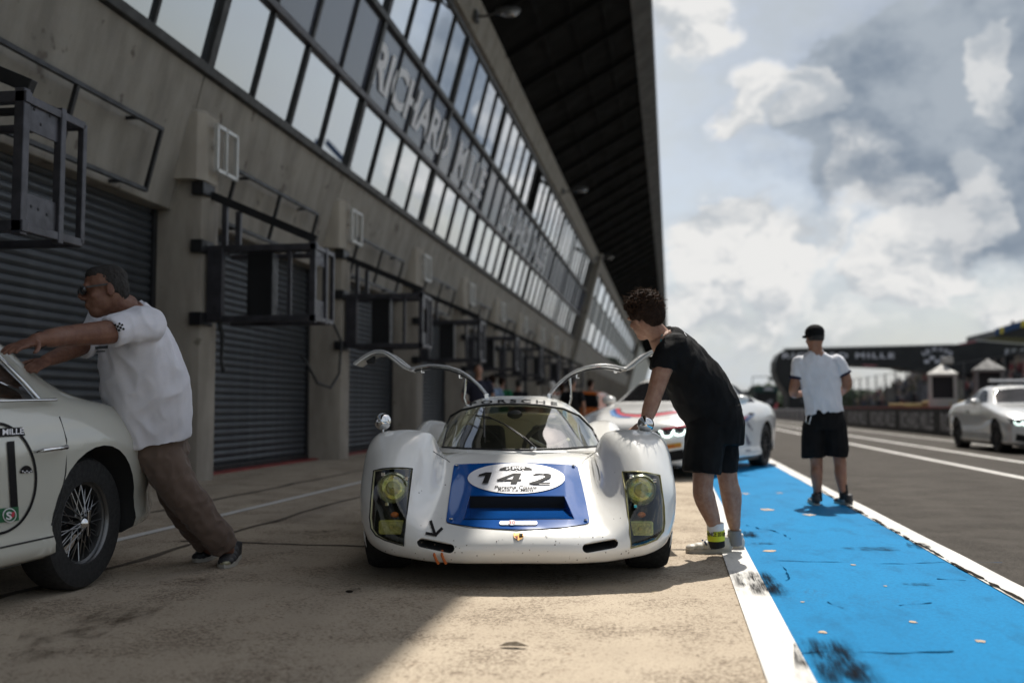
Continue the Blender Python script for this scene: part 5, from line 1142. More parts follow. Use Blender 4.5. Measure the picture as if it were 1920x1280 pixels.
def head(mb, c, fwd, up, s=1.0):
    f = fwd.normalized(); sd_ = f.cross(up).normalized(); u_ = sd_.cross(f); rot = Matrix((sd_, f, u_)).transposed(); P = lambda x, y, z: c+rot @ Vector((x*s, y*s, z*s))
    B = lambda p, r_, n=16: mb.ball(P(*p), tuple(q*s for q in r_), n, 12, rot)
    B((0, -.012, .035), (.074, .095, .085)); B((0, .02, -.03), (.062, .072, .085)); B((0, .048, -.085), (.040, .040, .035)); B((0, -.02, -.03), (.066, .075, .07))
    B((0, .082, .030), (.05, .018, .016)); mb.tube([P(0, .085, .03), P(0, .108, -.008), P(0, .112, -.018)], [.009*s, .013*s, .012*s], 8); B((.012, .1, -.022), (.010, .012, .008), 8); B((-.012, .1, -.022), (.010, .012, .008), 8)
    B((0, .088, -.052), (.024, .012, .007), 10); B((0, .085, -.065), (.021, .012, .007), 10); B((.045, .055, -.02), (.02, .022, .02), 10); B((-.045, .055, -.02), (.02, .022, .02), 10)
    for q in (-1, 1): B((q*.076, -.012, -.008), (.010, .020, .032), 10)
    return P, rot
M_skin = mat('skin_tan', (.31, .16, .10), .5, var=.18, vscale=14, col2=(.25, .115, .075), bump=.12, bscale=90)
M_skin3 = mat('skin_dark_tan', (.19, .09, .055), .5, var=.2, vscale=18, col2=(.14, .06, .038), bump=.35, bscale=150)
M_skin2 = mat('skin_light', (.38, .215, .145), .55, var=.2, vscale=22, col2=(.29, .145, .095), bump=.35, bscale=160)
M_hair = mat('dark_brown_hair', (.032, .018, .012), .85, spec=.15, var=.4, vscale=40, bump=.8, bscale=110); M_hairg = mat('short_dark_hair', (.022, .019, .017), .7, bump=.8, bscale=140); M_hairw = mat('white_hair', (.5, .48, .45), .7)
def cloth(name, c, fz=0.0): return mat(name, c, .9, var=.10, vscale=6, bump=.25, bscale=220, sheen=.12 if max(c) > .1 else 0, spec=.3 if max(c) > .1 else .12)
M_tee = cloth('white_cotton', (.72, .71, .76)); M_polo = cloth('white_pique', (.70, .71, .76)); M_blackc = cloth('black_cotton', (.011, .011, .0115)); M_brown = cloth('brown_canvas', (.13, .09, .07)); M_navy = cloth('navy_trim', (.03, .03, .06))
M_shoe_w = mat('worn_white_leather', (.55, .52, .46), .55, var=.25, vscale=20); M_shoe_b = mat('black_trainer', (.03, .03, .032), .6, var=.3, vscale=15); M_sole = mat('grey_sole', (.36, .34, .30), .7); M_sock = cloth('grey_sock', (.2, .2, .21)); M_dsock = cloth('dark_sock', (.03, .03, .03))
M_shade = mat('dark_lens', (.012, .012, .013), .08, coat=.6)
def shoe(parent, heel, toe, m, sole=M_sole, s=1.0, extra=None, hgt=.085):
    """a shoe from heel to toe on the ground (world points)"""
    h, t = Vector(heel), Vector(toe); f = (t-h).normalized(); L = (t-h).length; sd_ = f.cross(Vector((0, 0, 1))).normalized(); sd_ = sd_ if sd_.length > .1 else Vector((1, 0, 0)); up = sd_.cross(f)
    Q = lambda a, b, c: h+f*(a*L)+sd_*b+up*c
    mb = MB(); rot = Matrix((sd_, f, up)).transposed()
    for a, b, rx, rz in ((.10, .045, .034, .045), (.22, .052, .036, .052), (.38, .050, .038, .046), (.55, .042, .043, .036), (.72, .036, .046, .029), (.87, .032, .040, .024)): mb.ball(Q(a, 0, b), (rx*s, .13*L, rz*s), 14, 10, rot)
    mb.tube([Q(.20, 0, .06), Q(.17, 0, hgt+.02)], [.04*s, .041*s], 14)
    o = remeshed('shoe', mb, m, parent, .006, 4)
    v = [(.0, .0), (.03, .024), (.12, .034), (.3, .036), (.5, .040), (.68, .047), (.85, .043), (.96, .025), (1.0, 0)]
    pl = [Q(a, b*s, .002) for a, b in v]+[Q(a, -b*s, .002) for a, b in v[::-1][1:-1]]
    MB().prism(pl, up*.024).build('sole', sole, o, smooth=50)
    return o, Q
def lay(pts, w_): pass

# ------------------------------------------------------------ man in white T-shirt pushing the classic coupe
def J(px, py, Y): return at_y(px, py, Y)
pa = empty('person', (0, 0, 0), 0, 'heavy man in white T-shirt, brown trousers and sunglasses leaning on the classic coupe', 'person')
hipA, chA, neA = J(292, 785, 5.30), J(258, 640, 5.08), J(232, 578, 4.97)
shN, shF = J(262, 607, 4.86), J(200, 596, 5.22)
sideA = (shF-shN).normalized(); fwdA = Vector((-.86, -.50, -.06)).normalized()
sk = MB()
hdA = J(196, 546, 4.86); PA, rotA = head(sk, hdA, Vector((-.74, -.62, -.20)), Vector((-.15, 0, 1)), 1.10)
sk.tube([PA(0, -.02, -.05), J(238, 580, 4.98)], [.068, .078], 14)
elN, wrN = J(135, 628, 4.50), J(66, 638, 4.27); tube_r(sk, [shN, J(205, 622, 4.70), elN, J(98, 633, 4.36), wrN], [.066, .062, .050, .045, .032])
elF, wrF = J(125, 660, 4.85), J(86, 676, 4.62); tube_r(sk, [shF, J(160, 640, 5.02), elF, wrF], [.06, .056, .046, .031])
hand(sk, wrN, J(14, 656, 4.12)-wrN, Vector((-.15, .1, -1)), 1.1, curl=.3, thumb=-1); hand(sk, wrF, J(60, 690, 4.5)-wrF, Vector((-.3, 0, -1)), 1.0, curl=.3)
rings(sk, [(hipA, .17, .17), (chA, .19, .17), (neA, .10, .09)], sideA)
kneeN, anN = J(340, 915, 5.36), J(426, 1030, 5.66); kneeF, anF = J(322, 905, 5.50), J(393, 1026, 5.78)
tube_r(sk, [hipA, kneeN, anN], [.10, .06, .042]); tube_r(sk, [hipA, kneeF, anF], [.10, .06, .042])
remeshed('body', sk, M_skin3, pa, .0065, 2)
tm = MB()
rings(tm, [(J(287, 822, 5.29), .212, .205), (J(281, 770, 5.25), .225, .225), (J(272, 720, 5.18), .23, .23), (J(262, 670, 5.12), .235, .205), (J(254, 630, 5.06), .235, .172), (J(248, 597, 5.02), .205, .135), (J(241, 577, 4.99), .12, .10)], sideA, 28)
tube_r(tm, [shN+Vector((.02, .04, 0)), J(236, 613, 4.80), J(204, 623, 4.70)], [.096, .085, .079], True); tube_r(tm, [shF, J(172, 630, 5.10), J(150, 648, 4.98)], [.095, .085, .08], True)
remeshed('t_shirt', tm, M_tee, pa, .009, 4, .026, (5, 5, 2.4), 3)
bt = MB()
rings(bt, [(J(284, 795, 5.27), .175, .165), (J(290, 835, 5.32), .185, .175), (J(298, 860, 5.36), .175, .175)], sideA)
tube_r(bt, [J(288, 835, 5.26), J(318, 885, 5.30), J(347, 930, 5.36), J(385, 980, 5.46), J(420, 1022, 5.60)], [.135, .120, .104, .095, .088], True); tube_r(bt, [J(300, 835, 5.42), J(314, 880, 5.48), J(330, 925, 5.54), J(360, 978, 5.64), J(388, 1018, 5.74)], [.13, .112, .097, .09, .083], True)
remeshed('trousers', bt, M_brown, pa, .009, 4, .017, (7, 7, 11), 8)
g1, g2 = on_ground(443, 1045), on_ground(420, 1066); o, Q = shoe(pa, Vector((g1.x, g1.y, 0)), Vector((g2.x, g2.y, 0)), M_shoe_b, s=1.15)
for i, a in enumerate((.35, .48, .6)): MB().tube([Q(a, -.034, .05), Q(a, 0, .105-.05*i*.6), Q(a, .034, .05)], .005, 6).build('lace', M_sole, o)
MB().ball(Q(.93, 0, .03), (.035, .03, .02), 12, 8).build('toe_cap', mat('toe_gold', (.35, .33, .22), .3, .4), o, smooth=60)
g1, g2 = on_ground(408, 1040), on_ground(368, 1055); shoe(pa, Vector((g1.x, g1.y, 0)), Vector((g2.x, g2.y, 0)), M_shoe_b, s=1.1)
hm = MB()
for p, r_ in (((0, -.028, .052), (.076, .088, .072)), ((0, -.055, .01), (.072, .058, .085)), ((.0, .02, .080), (.060, .050, .040)), ((.066, -.03, .02), (.012, .036, .045)), ((-.066, -.03, .02), (.012, .036, .045))): hm.ball(PA(*p), tuple(q*1.1 for q in r_), 16, 12, rotA)
remeshed('hair', hm, M_hairg, pa, .0055, 1, .005, (90, 90, 90), 2)
gl = empty('sunglasses', PA(0, .1, .012)); gl.parent = pa; gl['label'] = 'dark wraparound sunglasses'
for q in (-1, 1):
    MB().ball(PA(q*.034, .098, .012)-PA(0, .1, .012), (.043, .018, .026), 14, 10, rotA).build('lens', M_shade, gl, smooth=60)
    MB().bar(PA(q*.064, .085, .02)-PA(0, .1, .012), PA(q*.078, -.01, .018)-PA(0, .1, .012), .004, .008).build('temple', mat('dark_temple', (.03, .03, .03), .4, .2), gl)
MB().tube([PA(-.01, .108, .016)-PA(0, .1, .012), PA(.01, .108, .016)-PA(0, .1, .012)], .004, 6).build('bridge', M_shade, gl)
wd_ = (elN-wrN).normalized(); MB().tube([wrN+wd_*.03, wrN+wd_*.055], [.040, .041], 18).build('wristwatch', M_gasket, pa, smooth=50)
# print on the sleeve and chest
def cam_print(o, name, m, polys, parent, off=.003):
    bm = bmesh.new(); bm.from_mesh(o.data); sk_ = Skin(bm, Matrix.Identity(4)); bm.free()
    for v2, fc in polys: mark(name, v2, fc, lambda a, b: sk_.at(a, b, off), m, parent, 5)
tee = [c for c in pa.children if c.name.startswith('t_shirt')][0]
chk = [fan([(214+i*3.6+j*1.2, 608+j*3.6-i*1.1), (217.6+i*3.6+j*1.2, 607+j*3.6-i*1.1), (218.8+i*3.6+j*1.2, 610.6+j*3.6-i*1.1), (215.2+i*3.6+j*1.2, 611.6+j*3.6-i*1.1)]) for i in range(4) for j in range(4) if (i+j) % 2 == 0]
cam_print(tee, 'sleeve_print', M_ink, chk+[stroke((200, 609), (208, 605), 2.2), stroke((206, 612), (213, 606), 2.2), stroke((204, 605), (211, 611), 1.8)], tee)
cam_print(tee, 'chest_print', mat('chest_ink', (.10, .11, .12), .7), [stroke((178, 652), (203, 650), 5), stroke((180, 659), (198, 658), 2.4)], tee)

# ------------------------------------------------------------ man in black leaning on the race car
pb_ = empty('person', (0, 0, 0), 0, 'curly haired man in black polo shirt and shorts leaning a hand on the race car', 'person')
hipB, neB = J(1338, 775, 6.42), J(1238, 628, 6.30); shL, shR = J(1262, 652, 6.18), J(1262, 640, 6.55)
sideB = (shR-shL).normalized()
sk = MB(); hdB = J(1207, 596, 6.28); PB, rotB = head(sk, hdB, Vector((-.66, .70, -.28)), Vector((-.32, .1, 1)), 1.04)
sk.tube([PB(0, -.02, -.04), J(1240, 635, 6.31)], [.062, .068], 14)
elB, wrB = J(1229, 735, 6.12), J(1211, 790, 6.03); tube_r(sk, [shL, J(1243, 690, 6.15), elB, J(1219, 765, 6.07), wrB], [.062, .060, .050, .047, .033])
fwB = Vector(K(0, 0, 0)) if False else (J(1176, 809, 5.97)-wrB); hand(sk, wrB, J(1178, 809, 5.99)-wrB, Vector((-.2, -.1, -1)), 1.0, curl=.16, thumb=1)
elB2, wrB2 = J(1300, 725, 6.66), J(1305, 790, 6.64); tube_r(sk, [shR, elB2, wrB2], [.06, .047, .032]); hand(sk, wrB2, Vector((-.3, 0, -1)), Vector((-1, 0, 0)), .95)
rings(sk, [(hipB, .16, .15), (J(1290, 705, 6.36), .17, .15), (neB, .09, .08)], sideB)
knL, anL = J(1318, 905, 6.30), J(1341, 988, 6.42); knR, anR = J(1364, 895, 6.52), J(1377, 985, 6.58)
tube_r(sk, [J(1325, 800, 6.34), knL, J(1321, 932, 6.36), J(1333, 965, 6.39), anL], [.09, .062, .066, .052, .038]); tube_r(sk, [J(1352, 800, 6.52), knR, J(1371, 928, 6.56), J(1374, 962, 6.57), anR], [.09, .062, .065, .05, .038])
remeshed('body', sk, M_skin2, pb_, .0065, 2)
tm = MB()
rings(tm, [(J(1340, 790, 6.42), .18, .175), (J(1330, 765, 6.41), .185, .185), (J(1312, 732, 6.39), .20, .19), (J(1294, 703, 6.37), .215, .175), (J(1276, 673, 6.35), .22, .150), (J(1262, 648, 6.34), .205, .115), (J(1246, 630, 6.32), .11, .085)], sideB, 28)
tube_r(tm, [shL+Vector((.015, .02, 0)), J(1248, 672, 6.17), J(1243, 695, 6.155)], [.09, .084, .080], True); tube_r(tm, [shR, J(1280, 675, 6.60), J(1288, 700, 6.63)], [.09, .082, .078], True)
remeshed('polo_shirt', tm, M_blackc, pb_, .009, 5, .016, (7, 7, 5), 1)
bt = MB()
rings(bt, [(J(1338, 760, 6.42), .178, .168), (J(1342, 795, 6.43), .185, .180), (J(1340, 830, 6.43), .175, .175)], sideB)
tube_r(bt, [J(1325, 810, 6.33), J(1318, 850, 6.31), J(1315, 886, 6.30)], [.125, .122, .118], True); tube_r(bt, [J(1350, 805, 6.52), J(1353, 845, 6.52), J(1352, 884, 6.52)], [.120, .108, .100], True)
remeshed('shorts', bt, M_blackc, pb_, .009, 4, .012, (8, 8, 5), 5)
MB().tube([J(1244, 618, 6.27), J(1240, 634, 6.22), J(1238, 650, 6.20)], .006, 8).build('lanyard', mat('teal_cord', (.06, .25, .27), .6), pb_, smooth=60)
h0 = on_ground(1372, 1036); o, Q = shoe(pb_, (h0.x, h0.y, 0), (h0.x-.285, h0.y-.05, 0), M_shoe_w, s=1.05)
for a in (.42, .50, .58): MB().bar(Q(a-.05, .046-.010, .03), Q(a+.03, .036, .078), .010, .010).build('stripe', mat('stripe_navy', (.03, .05, .13), .5), o)
for a in (.42, .50, .58): MB().bar(Q(a-.05, -.046+.010, .03), Q(a+.03, -.036, .078), .010, .010).build('stripe', mat('stripe_navy', (.03, .05, .13), .5), o)
for i, a in enumerate((.32, .4, .48)): MB().tube([Q(a, -.03, .085-.012*i), Q(a, 0, .10-.012*i), Q(a, .03, .085-.012*i)], .005, 6).build('lace', M_sole, o)
h1 = on_ground(1394, 1033); shoe(pb_, (h1.x, h1.y+.04, 0), (h1.x-.20, h1.y+.22, 0), M_shoe_w, s=1.05)
def sock(par, p, q, r0, r1, m, nm='sock'): return MB().tube([p, p.lerp(q, .5), q], [r0, (r0+r1)/2, r1], 20).build(nm, m, par, smooth=60)
M_hi = mat('hi_vis_yellow', (.62, .66, .03), .5, emit=0.0); M_wband = cloth('white_band', (.72, .72, .72))
sock(pb_, J(1342, 1004, 6.425), J(1341, 980, 6.42), .050, .052, M_wband, 'ankle_band'); band = sock(pb_, J(1343, 1012, 6.43), J(1342, 993, 6.425), .0535, .0535, M_hi, 'hi_vis_band')
sock(pb_, J(1345, 1024, 6.44), J(1343, 1009, 6.43), .046, .05, M_dsock); sock(pb_, J(1378, 1020, 6.60), J(1377, 993, 6.585), .045, .042, M_sock)
cam_print(band, 'band_lettering', M_ink, [([(1342+a*34/text_flat('ANCE 2018', bold=.02)[2][0], 1001-b*8/text_flat('ANCE 2018', bold=.02)[2][1]) for a, b in text_flat('ANCE 2018', bold=.02)[0]], text_flat('ANCE 2018', bold=.02)[1])], band)
cl_ = MB(); rings(cl_, [(J(1250, 638, 6.32), .095, .085), (J(1240, 627, 6.30), .082, .078)], sideB); remeshed('collar', cl_, M_blackc, pb_, .007, 2)
# curly hair: a cap of locks
hm = MB(); random.seed(11)
for p, r_ in (((0, -.035, .066), (.100, .104, .080)), ((0, -.082, .008), (.092, .062, .092)), ((0, .03, .096), (.086, .07, .046)), ((.072, -.03, .025), (.024, .052, .05)), ((-.072, -.03, .025), (.024, .052, .05))): hm.ball(PB(*p), r_, 16, 12, rotB)
for i in range(260):
    a, b = random.uniform(0, 2*math.pi), random.uniform(-.45, 1.0); v = Vector((math.cos(a)*math.sqrt(1-b*b), math.sin(a)*math.sqrt(1-b*b), b))
    if v.y > .35 and v.z < .5: continue
    c = Vector((v.x*.097, -.03+v.y*.108, .048+v.z*.096)); t_ = Vector((random.uniform(-1, 1), random.uniform(-1, 1), random.uniform(-.6, 1))).normalized(); t_ = (t_-v*t_.dot(v)*.6).normalized()
    hm.tube([PB(*(c-t_*.022)), PB(*(c+v*.012)), PB(*(c+t_*.022+v*random.uniform(-.004, .010)))], [.008, .009, .003], 6)
remeshed('hair', hm, M_hair, pb_, .005, 1, .005, (55, 55, 55), 4)
st = MB()
for i in range(240):
    a, b = random.uniform(0, 2*math.pi), random.uniform(-.5, 1.0); v = Vector((math.cos(a)*math.sqrt(1-b*b), math.sin(a)*math.sqrt(1-b*b), b))
    if v.y > .35 and v.z < .5: continue
    c = Vector((v.x*.100, -.03+v.y*.112, .05+v.z*.100)); t_ = Vector((random.uniform(-1, 1), random.uniform(-1, 1), random.uniform(-.5, 1))).normalized(); t_ = (t_-v*t_.dot(v)*.5).normalized()
    st.tube([PB(*(c-t_*.02)), PB(*(c+v*.012)), PB(*(c+t_*.024+v*random.uniform(.004, .022))), PB(*(c+t_*.036+v*random.uniform(.0, .026)))], [.0022, .0022, .0018, .0008], 5)
st.build('loose_curls', mat('brown_curl', (.05, .027, .016), .9, spec=.1), pb_, smooth=60, fix=False)['kind'] = 'stuff'
polo = [c for c in pb_.children if c.name.startswith('polo_shirt')][0]
M_logo = mat('logo_white', (.6, .6, .6), .6)
cam_print(polo, 'back_logo', M_logo, [stroke((1283, 625), (1284, 620), 1.2), stroke((1284, 620), (1290, 622), 1.2), stroke((1290, 622), (1293, 629), 1.2), stroke((1283, 625), (1287, 630), 1.2), fan(ellipse(1298, 632, 2.2, 2.6, 10))], polo)
cam_print(polo, 'back_logo', M_mred, [stroke((1300, 637), (1305, 634), 2)], polo)

# ------------------------------------------------------------ man in white polo walking away
pw_ = empty('person', (0, 0, 0), 0, 'man in black cap and white polo shirt seen from behind on the blue strip', 'person')
YW = 10.0
hipC, neC = J(1545, 778, YW), J(1529, 662, YW); sideC = Vector((.97, .1, 0)).normalized(); shl, shr = J(1500, 682, YW), J(1568, 680, YW)
sk = MB(); PC, rotC = head(sk, J(1527, 634, YW-.02), Vector((-.30, .93, -.1)), Vector((0, 0, 1)), 1.0)
sk.tube([PC(0, -.02, -.05), J(1530, 665, YW)], [.058, .064], 14)
e1, w1 = J(1488, 737, YW+.02), J(1502, 738, YW+.24); tube_r(sk, [shl, J(1493, 712, YW), e1, w1], [.056, .052, .043, .030]); hand(sk, w1, Vector((.5, .6, .25)), Vector((1, 0, 0)), .95)
e2, w2 = J(1588, 722, YW+.02), J(1575, 738, YW+.26); tube_r(sk, [shr, J(1582, 700, YW), e2, w2], [.058, .054, .046, .031]); hand(sk, w2, Vector((-.5, .7, .3)), Vector((-1, 0, 0)), .95)
rings(sk, [(hipC, .15, .12), (J(1536, 720, YW), .16, .12), (neC, .09, .08)], sideC)
k1, a1 = J(1531, 868, YW+.03), J(1533, 924, YW+.02); k2, a2 = J(1575, 866, YW+.03), J(1580, 918, YW-.02)
tube_r(sk, [J(1524, 800, YW), k1, J(1531, 890, YW), a1], [.085, .058, .056, .037]); tube_r(sk, [J(1566, 800, YW), k2, J(1576, 888, YW), a2], [.085, .058, .056, .037])
remeshed('body', sk, M_skin, pw_, .0085, 3)
tm = MB()
rings(tm, [(J(1546, 775, YW), .178, .135), (J(1544, 760, YW), .172, .135), (J(1541, 735, YW), .180, .135), (J(1537, 710, YW), .195, .135), (J(1533, 688, YW), .205, .125), (J(1530, 672, YW), .17, .10), (J(1529, 660, YW), .085, .075)], sideC, 28)
tube_r(tm, [shl, J(1497, 697, YW), J(1495, 708, YW)], [.082, .075, .072], True); tube_r(tm, [shr, J(1577, 694, YW), J(1581, 701, YW)], [.084, .078, .074], True)
remeshed('polo_shirt', tm, M_polo, pw_, .009, 4, .018, (6, 6, 5), 9)
rings(tm2 := MB(), [(J(1529, 664, YW), .082, .078), (J(1528, 656, YW), .072, .068)], sideC); remeshed('collar', tm2, M_polo, pw_, .008, 3)
for p, q, r_ in ((J(1494.5, 707, YW), J(1494, 711, YW), .0745), (J(1581, 700.5, YW), J(1583, 704, YW), .077)): MB().tube([p, q], [r_, r_], 20).build('sleeve_trim', M_navy, pw_, smooth=60)
bt = MB()
rings(bt, [(J(1546, 768, YW), .168, .128), (J(1546, 790, YW), .185, .145), (J(1546, 805, YW), .185, .14)], sideC)
tube_r(bt, [J(1527, 800, YW), J(1524, 835, YW), J(1525, 858, YW)], [.112, .110, .108], True); tube_r(bt, [J(1566, 800, YW), J(1569, 835, YW), J(1569, 856, YW)], [.112, .108, .104], True)
remeshed('shorts', bt, M_blackc, pw_, .009, 4, .009, (8, 8, 5), 2)
cp = MB(); cp.ball(PC(0, -.012, .055), (.088, .108, .075), 20, 14, rotC); cp.ball(PC(0, -.015, .02), (.086, .104, .05), 20, 14, rotC)
capo = remeshed('cap', cp, M_blackc, pw_, .007, 3)
mb = MB(); ar = [(.075*math.sin(R(a)), .085+.075*math.cos(R(a))) for a in range(-90, 91, 15)]; pl = [PC(x, y, .028-.06*max(0, y-.09)) for x, y in ar]+[PC(.07, .04, .03), PC(-.07, .04, .03)][::1]; mb.prism(pl, (0, 0, .008)); mb.build('peak', M_blackc, capo)
MB().ball(PC(0, -.03, .0), (.078, .088, .055), 16, 10, rotC).build('hair', M_hairg, pw_, smooth=60)
for hx, hy, tx, ty in ((1532, 948, -.02, .27), (1596, 948, -.10, .25)):
    g = on_ground(hx, hy); o, Q = shoe(pw_, (g.x, g.y, 0), (g.x+tx, g.y+ty, 0), M_shoe_b, s=1.0)
    for q in (-1, 1): MB().bar(Q(.15, q*.042, .04), Q(.55, q*.047, .05), .006, .02).build('side_flash', mat('shoe_grey', (.3, .29, .28), .5), o)
sock(pw_, J(1533.5, 938, YW+.03), J(1533, 919, YW+.02), .043, .040, M_dsock); sock(pw_, J(1583, 936, YW), J(1580, 908, YW-.01), .043, .042, M_dsock)
MB().box(J(1508, 741, YW+.30), (.075, .012, .15)).build('phone', M_gasket, None, bevel=.004); tag(bpy.data.objects['phone'], 'dark phone held by the man in white polo', 'phone')
kc = MB().tube([J(1512, 778, YW-.13), J(1511, 790, YW-.155), J(1517, 795, YW-.16), J(1521, 780, YW-.15)], .004, 6).build('key_cord', M_chrome, pw_)

# ------------------------------------------------------------ people farther back between the garages and the cars
def bystander(px, top, Y, label, shirt, hair, pants=(.03, .03, .035), face=0.0, skinm=None, arms=.0, wide=1.0):
    top_z = at_y(px, top, Y).z; X = at_y(px, top, Y).x; s = top_z/1.76
    e = empty('person', (X, Y, 0), face, label, 'person', 'people standing by the far garages')
    sm = cloth('shirt_%d' % int(px*7+Y), shirt); pm = cloth('pants_%d' % int(px*7+Y), pants); V = lambda x, y, z: Vector((x*s, y*s, z*s))
    sk = MB(); P_, rot = head(sk, V(0, .0, 1.645), Vector((0, -1, -.1)), Vector((0, 0, 1)), s); sk.tube([V(0, .01, 1.6), V(0, .01, 1.46)], [.056*s, .06*s], 12)
    for q in (-1, 1):
        w = V(q*(.24-.1*arms), -.05-.25*arms, .90+.18*arms); tube_r(sk, [V(q*.2, 0, 1.40), V(q*.27, .02, 1.14), w], [.05*s, .042*s, .03*s]); hand(sk, w, Vector((-q*.5*arms, -.5*arms, -1+arms*.9)), Vector((-q, 0, 0)), .95*s)
        tube_r(sk, [V(q*.09, 0, .88), V(q*.1, -.01, .48), V(q*.105, .02, .09)], [.08*s, .055*s, .04*s])
    rings(sk, [(V(0, 0, .9), .14*s, .11*s), (V(0, 0, 1.2), .15*s, .11*s), (V(0, 0, 1.46), .08*s, .07*s)], Vector((1, 0, 0)))
    remeshed('body', sk, skinm or M_skin2, e, .014, 2)
    tm = MB(); rings(tm, [(V(0, 0, .86), .172*s*wide, .135*s*wide), (V(0, 0, 1.1), .17*s*wide, .135*s*wide), (V(0, 0, 1.34), .19*s, .125*s), (V(0, .01, 1.46), .10*s, .08*s)], Vector((1, 0, 0)))
    for q in (-1, 1): tube_r(tm, [V(q*.19, 0, 1.39), V(q*.245, .01, 1.22)], [.075*s, .066*s], True)
    remeshed('shirt', tm, sm, e, .014, 3, .008, (9, 9, 6), px)
    bt = MB(); rings(bt, [(V(0, 0, .92), .16*s, .12*s), (V(0, 0, .78), .17*s, .13*s)], Vector((1, 0, 0)))
    for q in (-1, 1): tube_r(bt, [V(q*.09, 0, .84), V(q*.1, -.01, .46), V(q*.105, .01, .08)], [.10*s, .085*s, .07*s], True)
    remeshed('trousers', bt, pm, e, .014, 3, .008, (9, 9, 6), px)
    hm = MB(); hm.ball(P_(0, -.03, .055), (.086*s, .098*s, .078*s), 14, 10, rot); hm.ball(P_(0, -.06, .0), (.08*s, .06*s, .08*s), 14, 10, rot); hm.build('hair', hair, e, smooth=60)
    for q in (-1, 1):
        sh = MB(); sh.ball(V(q*.105, -.06, .035), (.048*s, .135*s, .034), 14, 8); sh.ball(V(q*.105, .02, .06), (.045*s, .06*s, .05), 12, 8); sh.build('shoe', M_shoe_b, e, smooth=60)
    return e
bystander(897, 682, 17.4, 'man in dark checked shirt and sunglasses behind the open left car door', (.035, .035, .05), M_hairg, face=R(15), arms=.7)
bystander(922, 703, 21.5, 'person in light blue shirt between the two open car doors', (.22, .30, .42), M_hair, face=R(-150), arms=.5)
bystander(941, 708, 23.0, 'person in green top beside the light blue shirt', (.02, .16, .07), M_hair, face=R(170))
bystander(914, 706, 24.6, 'person with bright orange sleeve left of the green top', (.60, .12, .02), M_hairg, face=R(160))
bystander(972, 712, 24.5, 'person in black seen over the race car roof', (.02, .02, .022), M_hairg, face=R(190), wide=1.15)
bystander(1034, 716, 18.6, 'white-haired person in pale shirt behind the race car', (.50, .47, .42), M_hairw, face=R(200))
bystander(1054, 720, 20.2, 'person in blue shirt beside the white-haired person', (.16, .26, .42), M_hair, face=R(180))
bystander(1073, 706, 17.6, 'person in black T-shirt standing behind the orange car', (.018, .018, .02), M_hairg, face=R(160))
bystander(1108, 712, 24.0, 'person in pinkish top beyond the orange car', (.40, .24, .22), M_hair, face=R(150))

# ================================================================== the far side of the lane
M_wallb = mat('black_board', (.016, .016, .017), .6, var=.2, vscale=2); M_walll = mat('grey_board', (.40, .40, .42), .6, var=.3, vscale=2, col2=(.28, .27, .30)); M_redr = mat('red_rail', (.30, .03, .03), .5)
M_boardw = mat('board_lettering', (.36, .35, .36), .6); M_tan = mat('tan_box', (.42, .30, .12), .7, var=.2); M_booth = mat('booth_white', (.40, .385, .355), .6, var=.12, vscale=3); M_darkg = mat('dark_green', (.012, .05, .04), .5, var=.2)
BX = 8.75
wall = empty('pit_wall', (BX, 20, 0), 0, 'low black pit wall with pale lettering and red top rail along the lane', 'barrier')
def wb(mb, nm, m, **k): mb.v = [(p[0]-BX, p[1]-20, p[2]) for p in mb.v]; return mb.build(nm, m, wall, **k)
y = 12.0
while y < 66:
    wb(MB().box((BX+.15, y+2.98, .45), (.3, 5.94, .9)), 'board', M_wallb, bevel=.015)
    text_on('lettering', 'RICHARD MILLE', M_boardw, wall, lambda a, b: Vector((-.004, y+2.98-a-20, .46+b)), .60, 5.0, bold=.03)
    y += 6.0
wb(MB().box((BX+.15, 39, .925), (.34, 54, .05)), 'top_rail', M_redr)
fw = empty('far_barrier', (BX, 80, 0), 0, 'pale striped barrier beyond the end of the black pit wall', 'barrier')
y = 66.5
while y < 120:
    MB().box((.15, y+1.4-80, .42), (.3, 2.76, .84)).build('board', M_walll, fw, bevel=.01); MB().box((-.012, y+.7-80, .42), (.02, .5, .6)).build('stripe', M_wallb, fw); y += 2.8
for yy, w_, z_ in ((46, 3.2, .35), (39.5, 4.0, .42)):
    o = MB().box((0, 0, z_/2), (1.0, w_, z_)).build('tan_counter', M_tan, bevel=.03); o.location = (BX+1.3, yy, .75); tag(o, 'tan counter behind the pit wall, %s the pale booth' % ('farther than' if yy > 40 else 'just before'), 'counter')
    q = MB().box((0, 0, .375), (.9, w_*.9, .75)).build('plinth', M_wallb, o); q.location = (0, 0, -.75)
def booth(px, Y, wd, label, M_booth=M_booth):
    c = at_y(px, 765, Y); e = empty('timing_booth', (c.x, Y, 0), R(-12), label, 'booth', 'booths behind the pit wall'); h = wd/2
    MB().box((0, 0, .62), (wd, wd, 1.24)).build('base', M_booth, e, bevel=.02)
    for sx in (-1, 1):
        for sy in (-1, 1): MB().box((sx*(h-.06), sy*(h-.06), 1.62), (.12, .12, .8)).build('corner_post', M_booth, e)
    MB().box((0, 0, 1.62), (wd-.18, wd-.18, .78)).build('window_band', M_roomd, e)
    MB().box((0, 0, 2.06), (wd*1.06, wd*1.06, .1)).build('eave', M_booth, e, bevel=.01)
    v = [(-h*1.1, -h*1.1, 2.10), (h*1.1, -h*1.1, 2.10), (h*1.1, h*1.1, 2.10), (-h*1.1, h*1.1, 2.10), (0, 0, 2.46)]
    mesh_obj('roof', v, [(0, 1, 4), (1, 2, 4), (2, 3, 4), (3, 0, 4), (3, 2, 1, 0)], M_booth, e)
booth(1768, 38.0, .92, 'pale booth with gabled roof on the pit wall, left of the safety car roof')
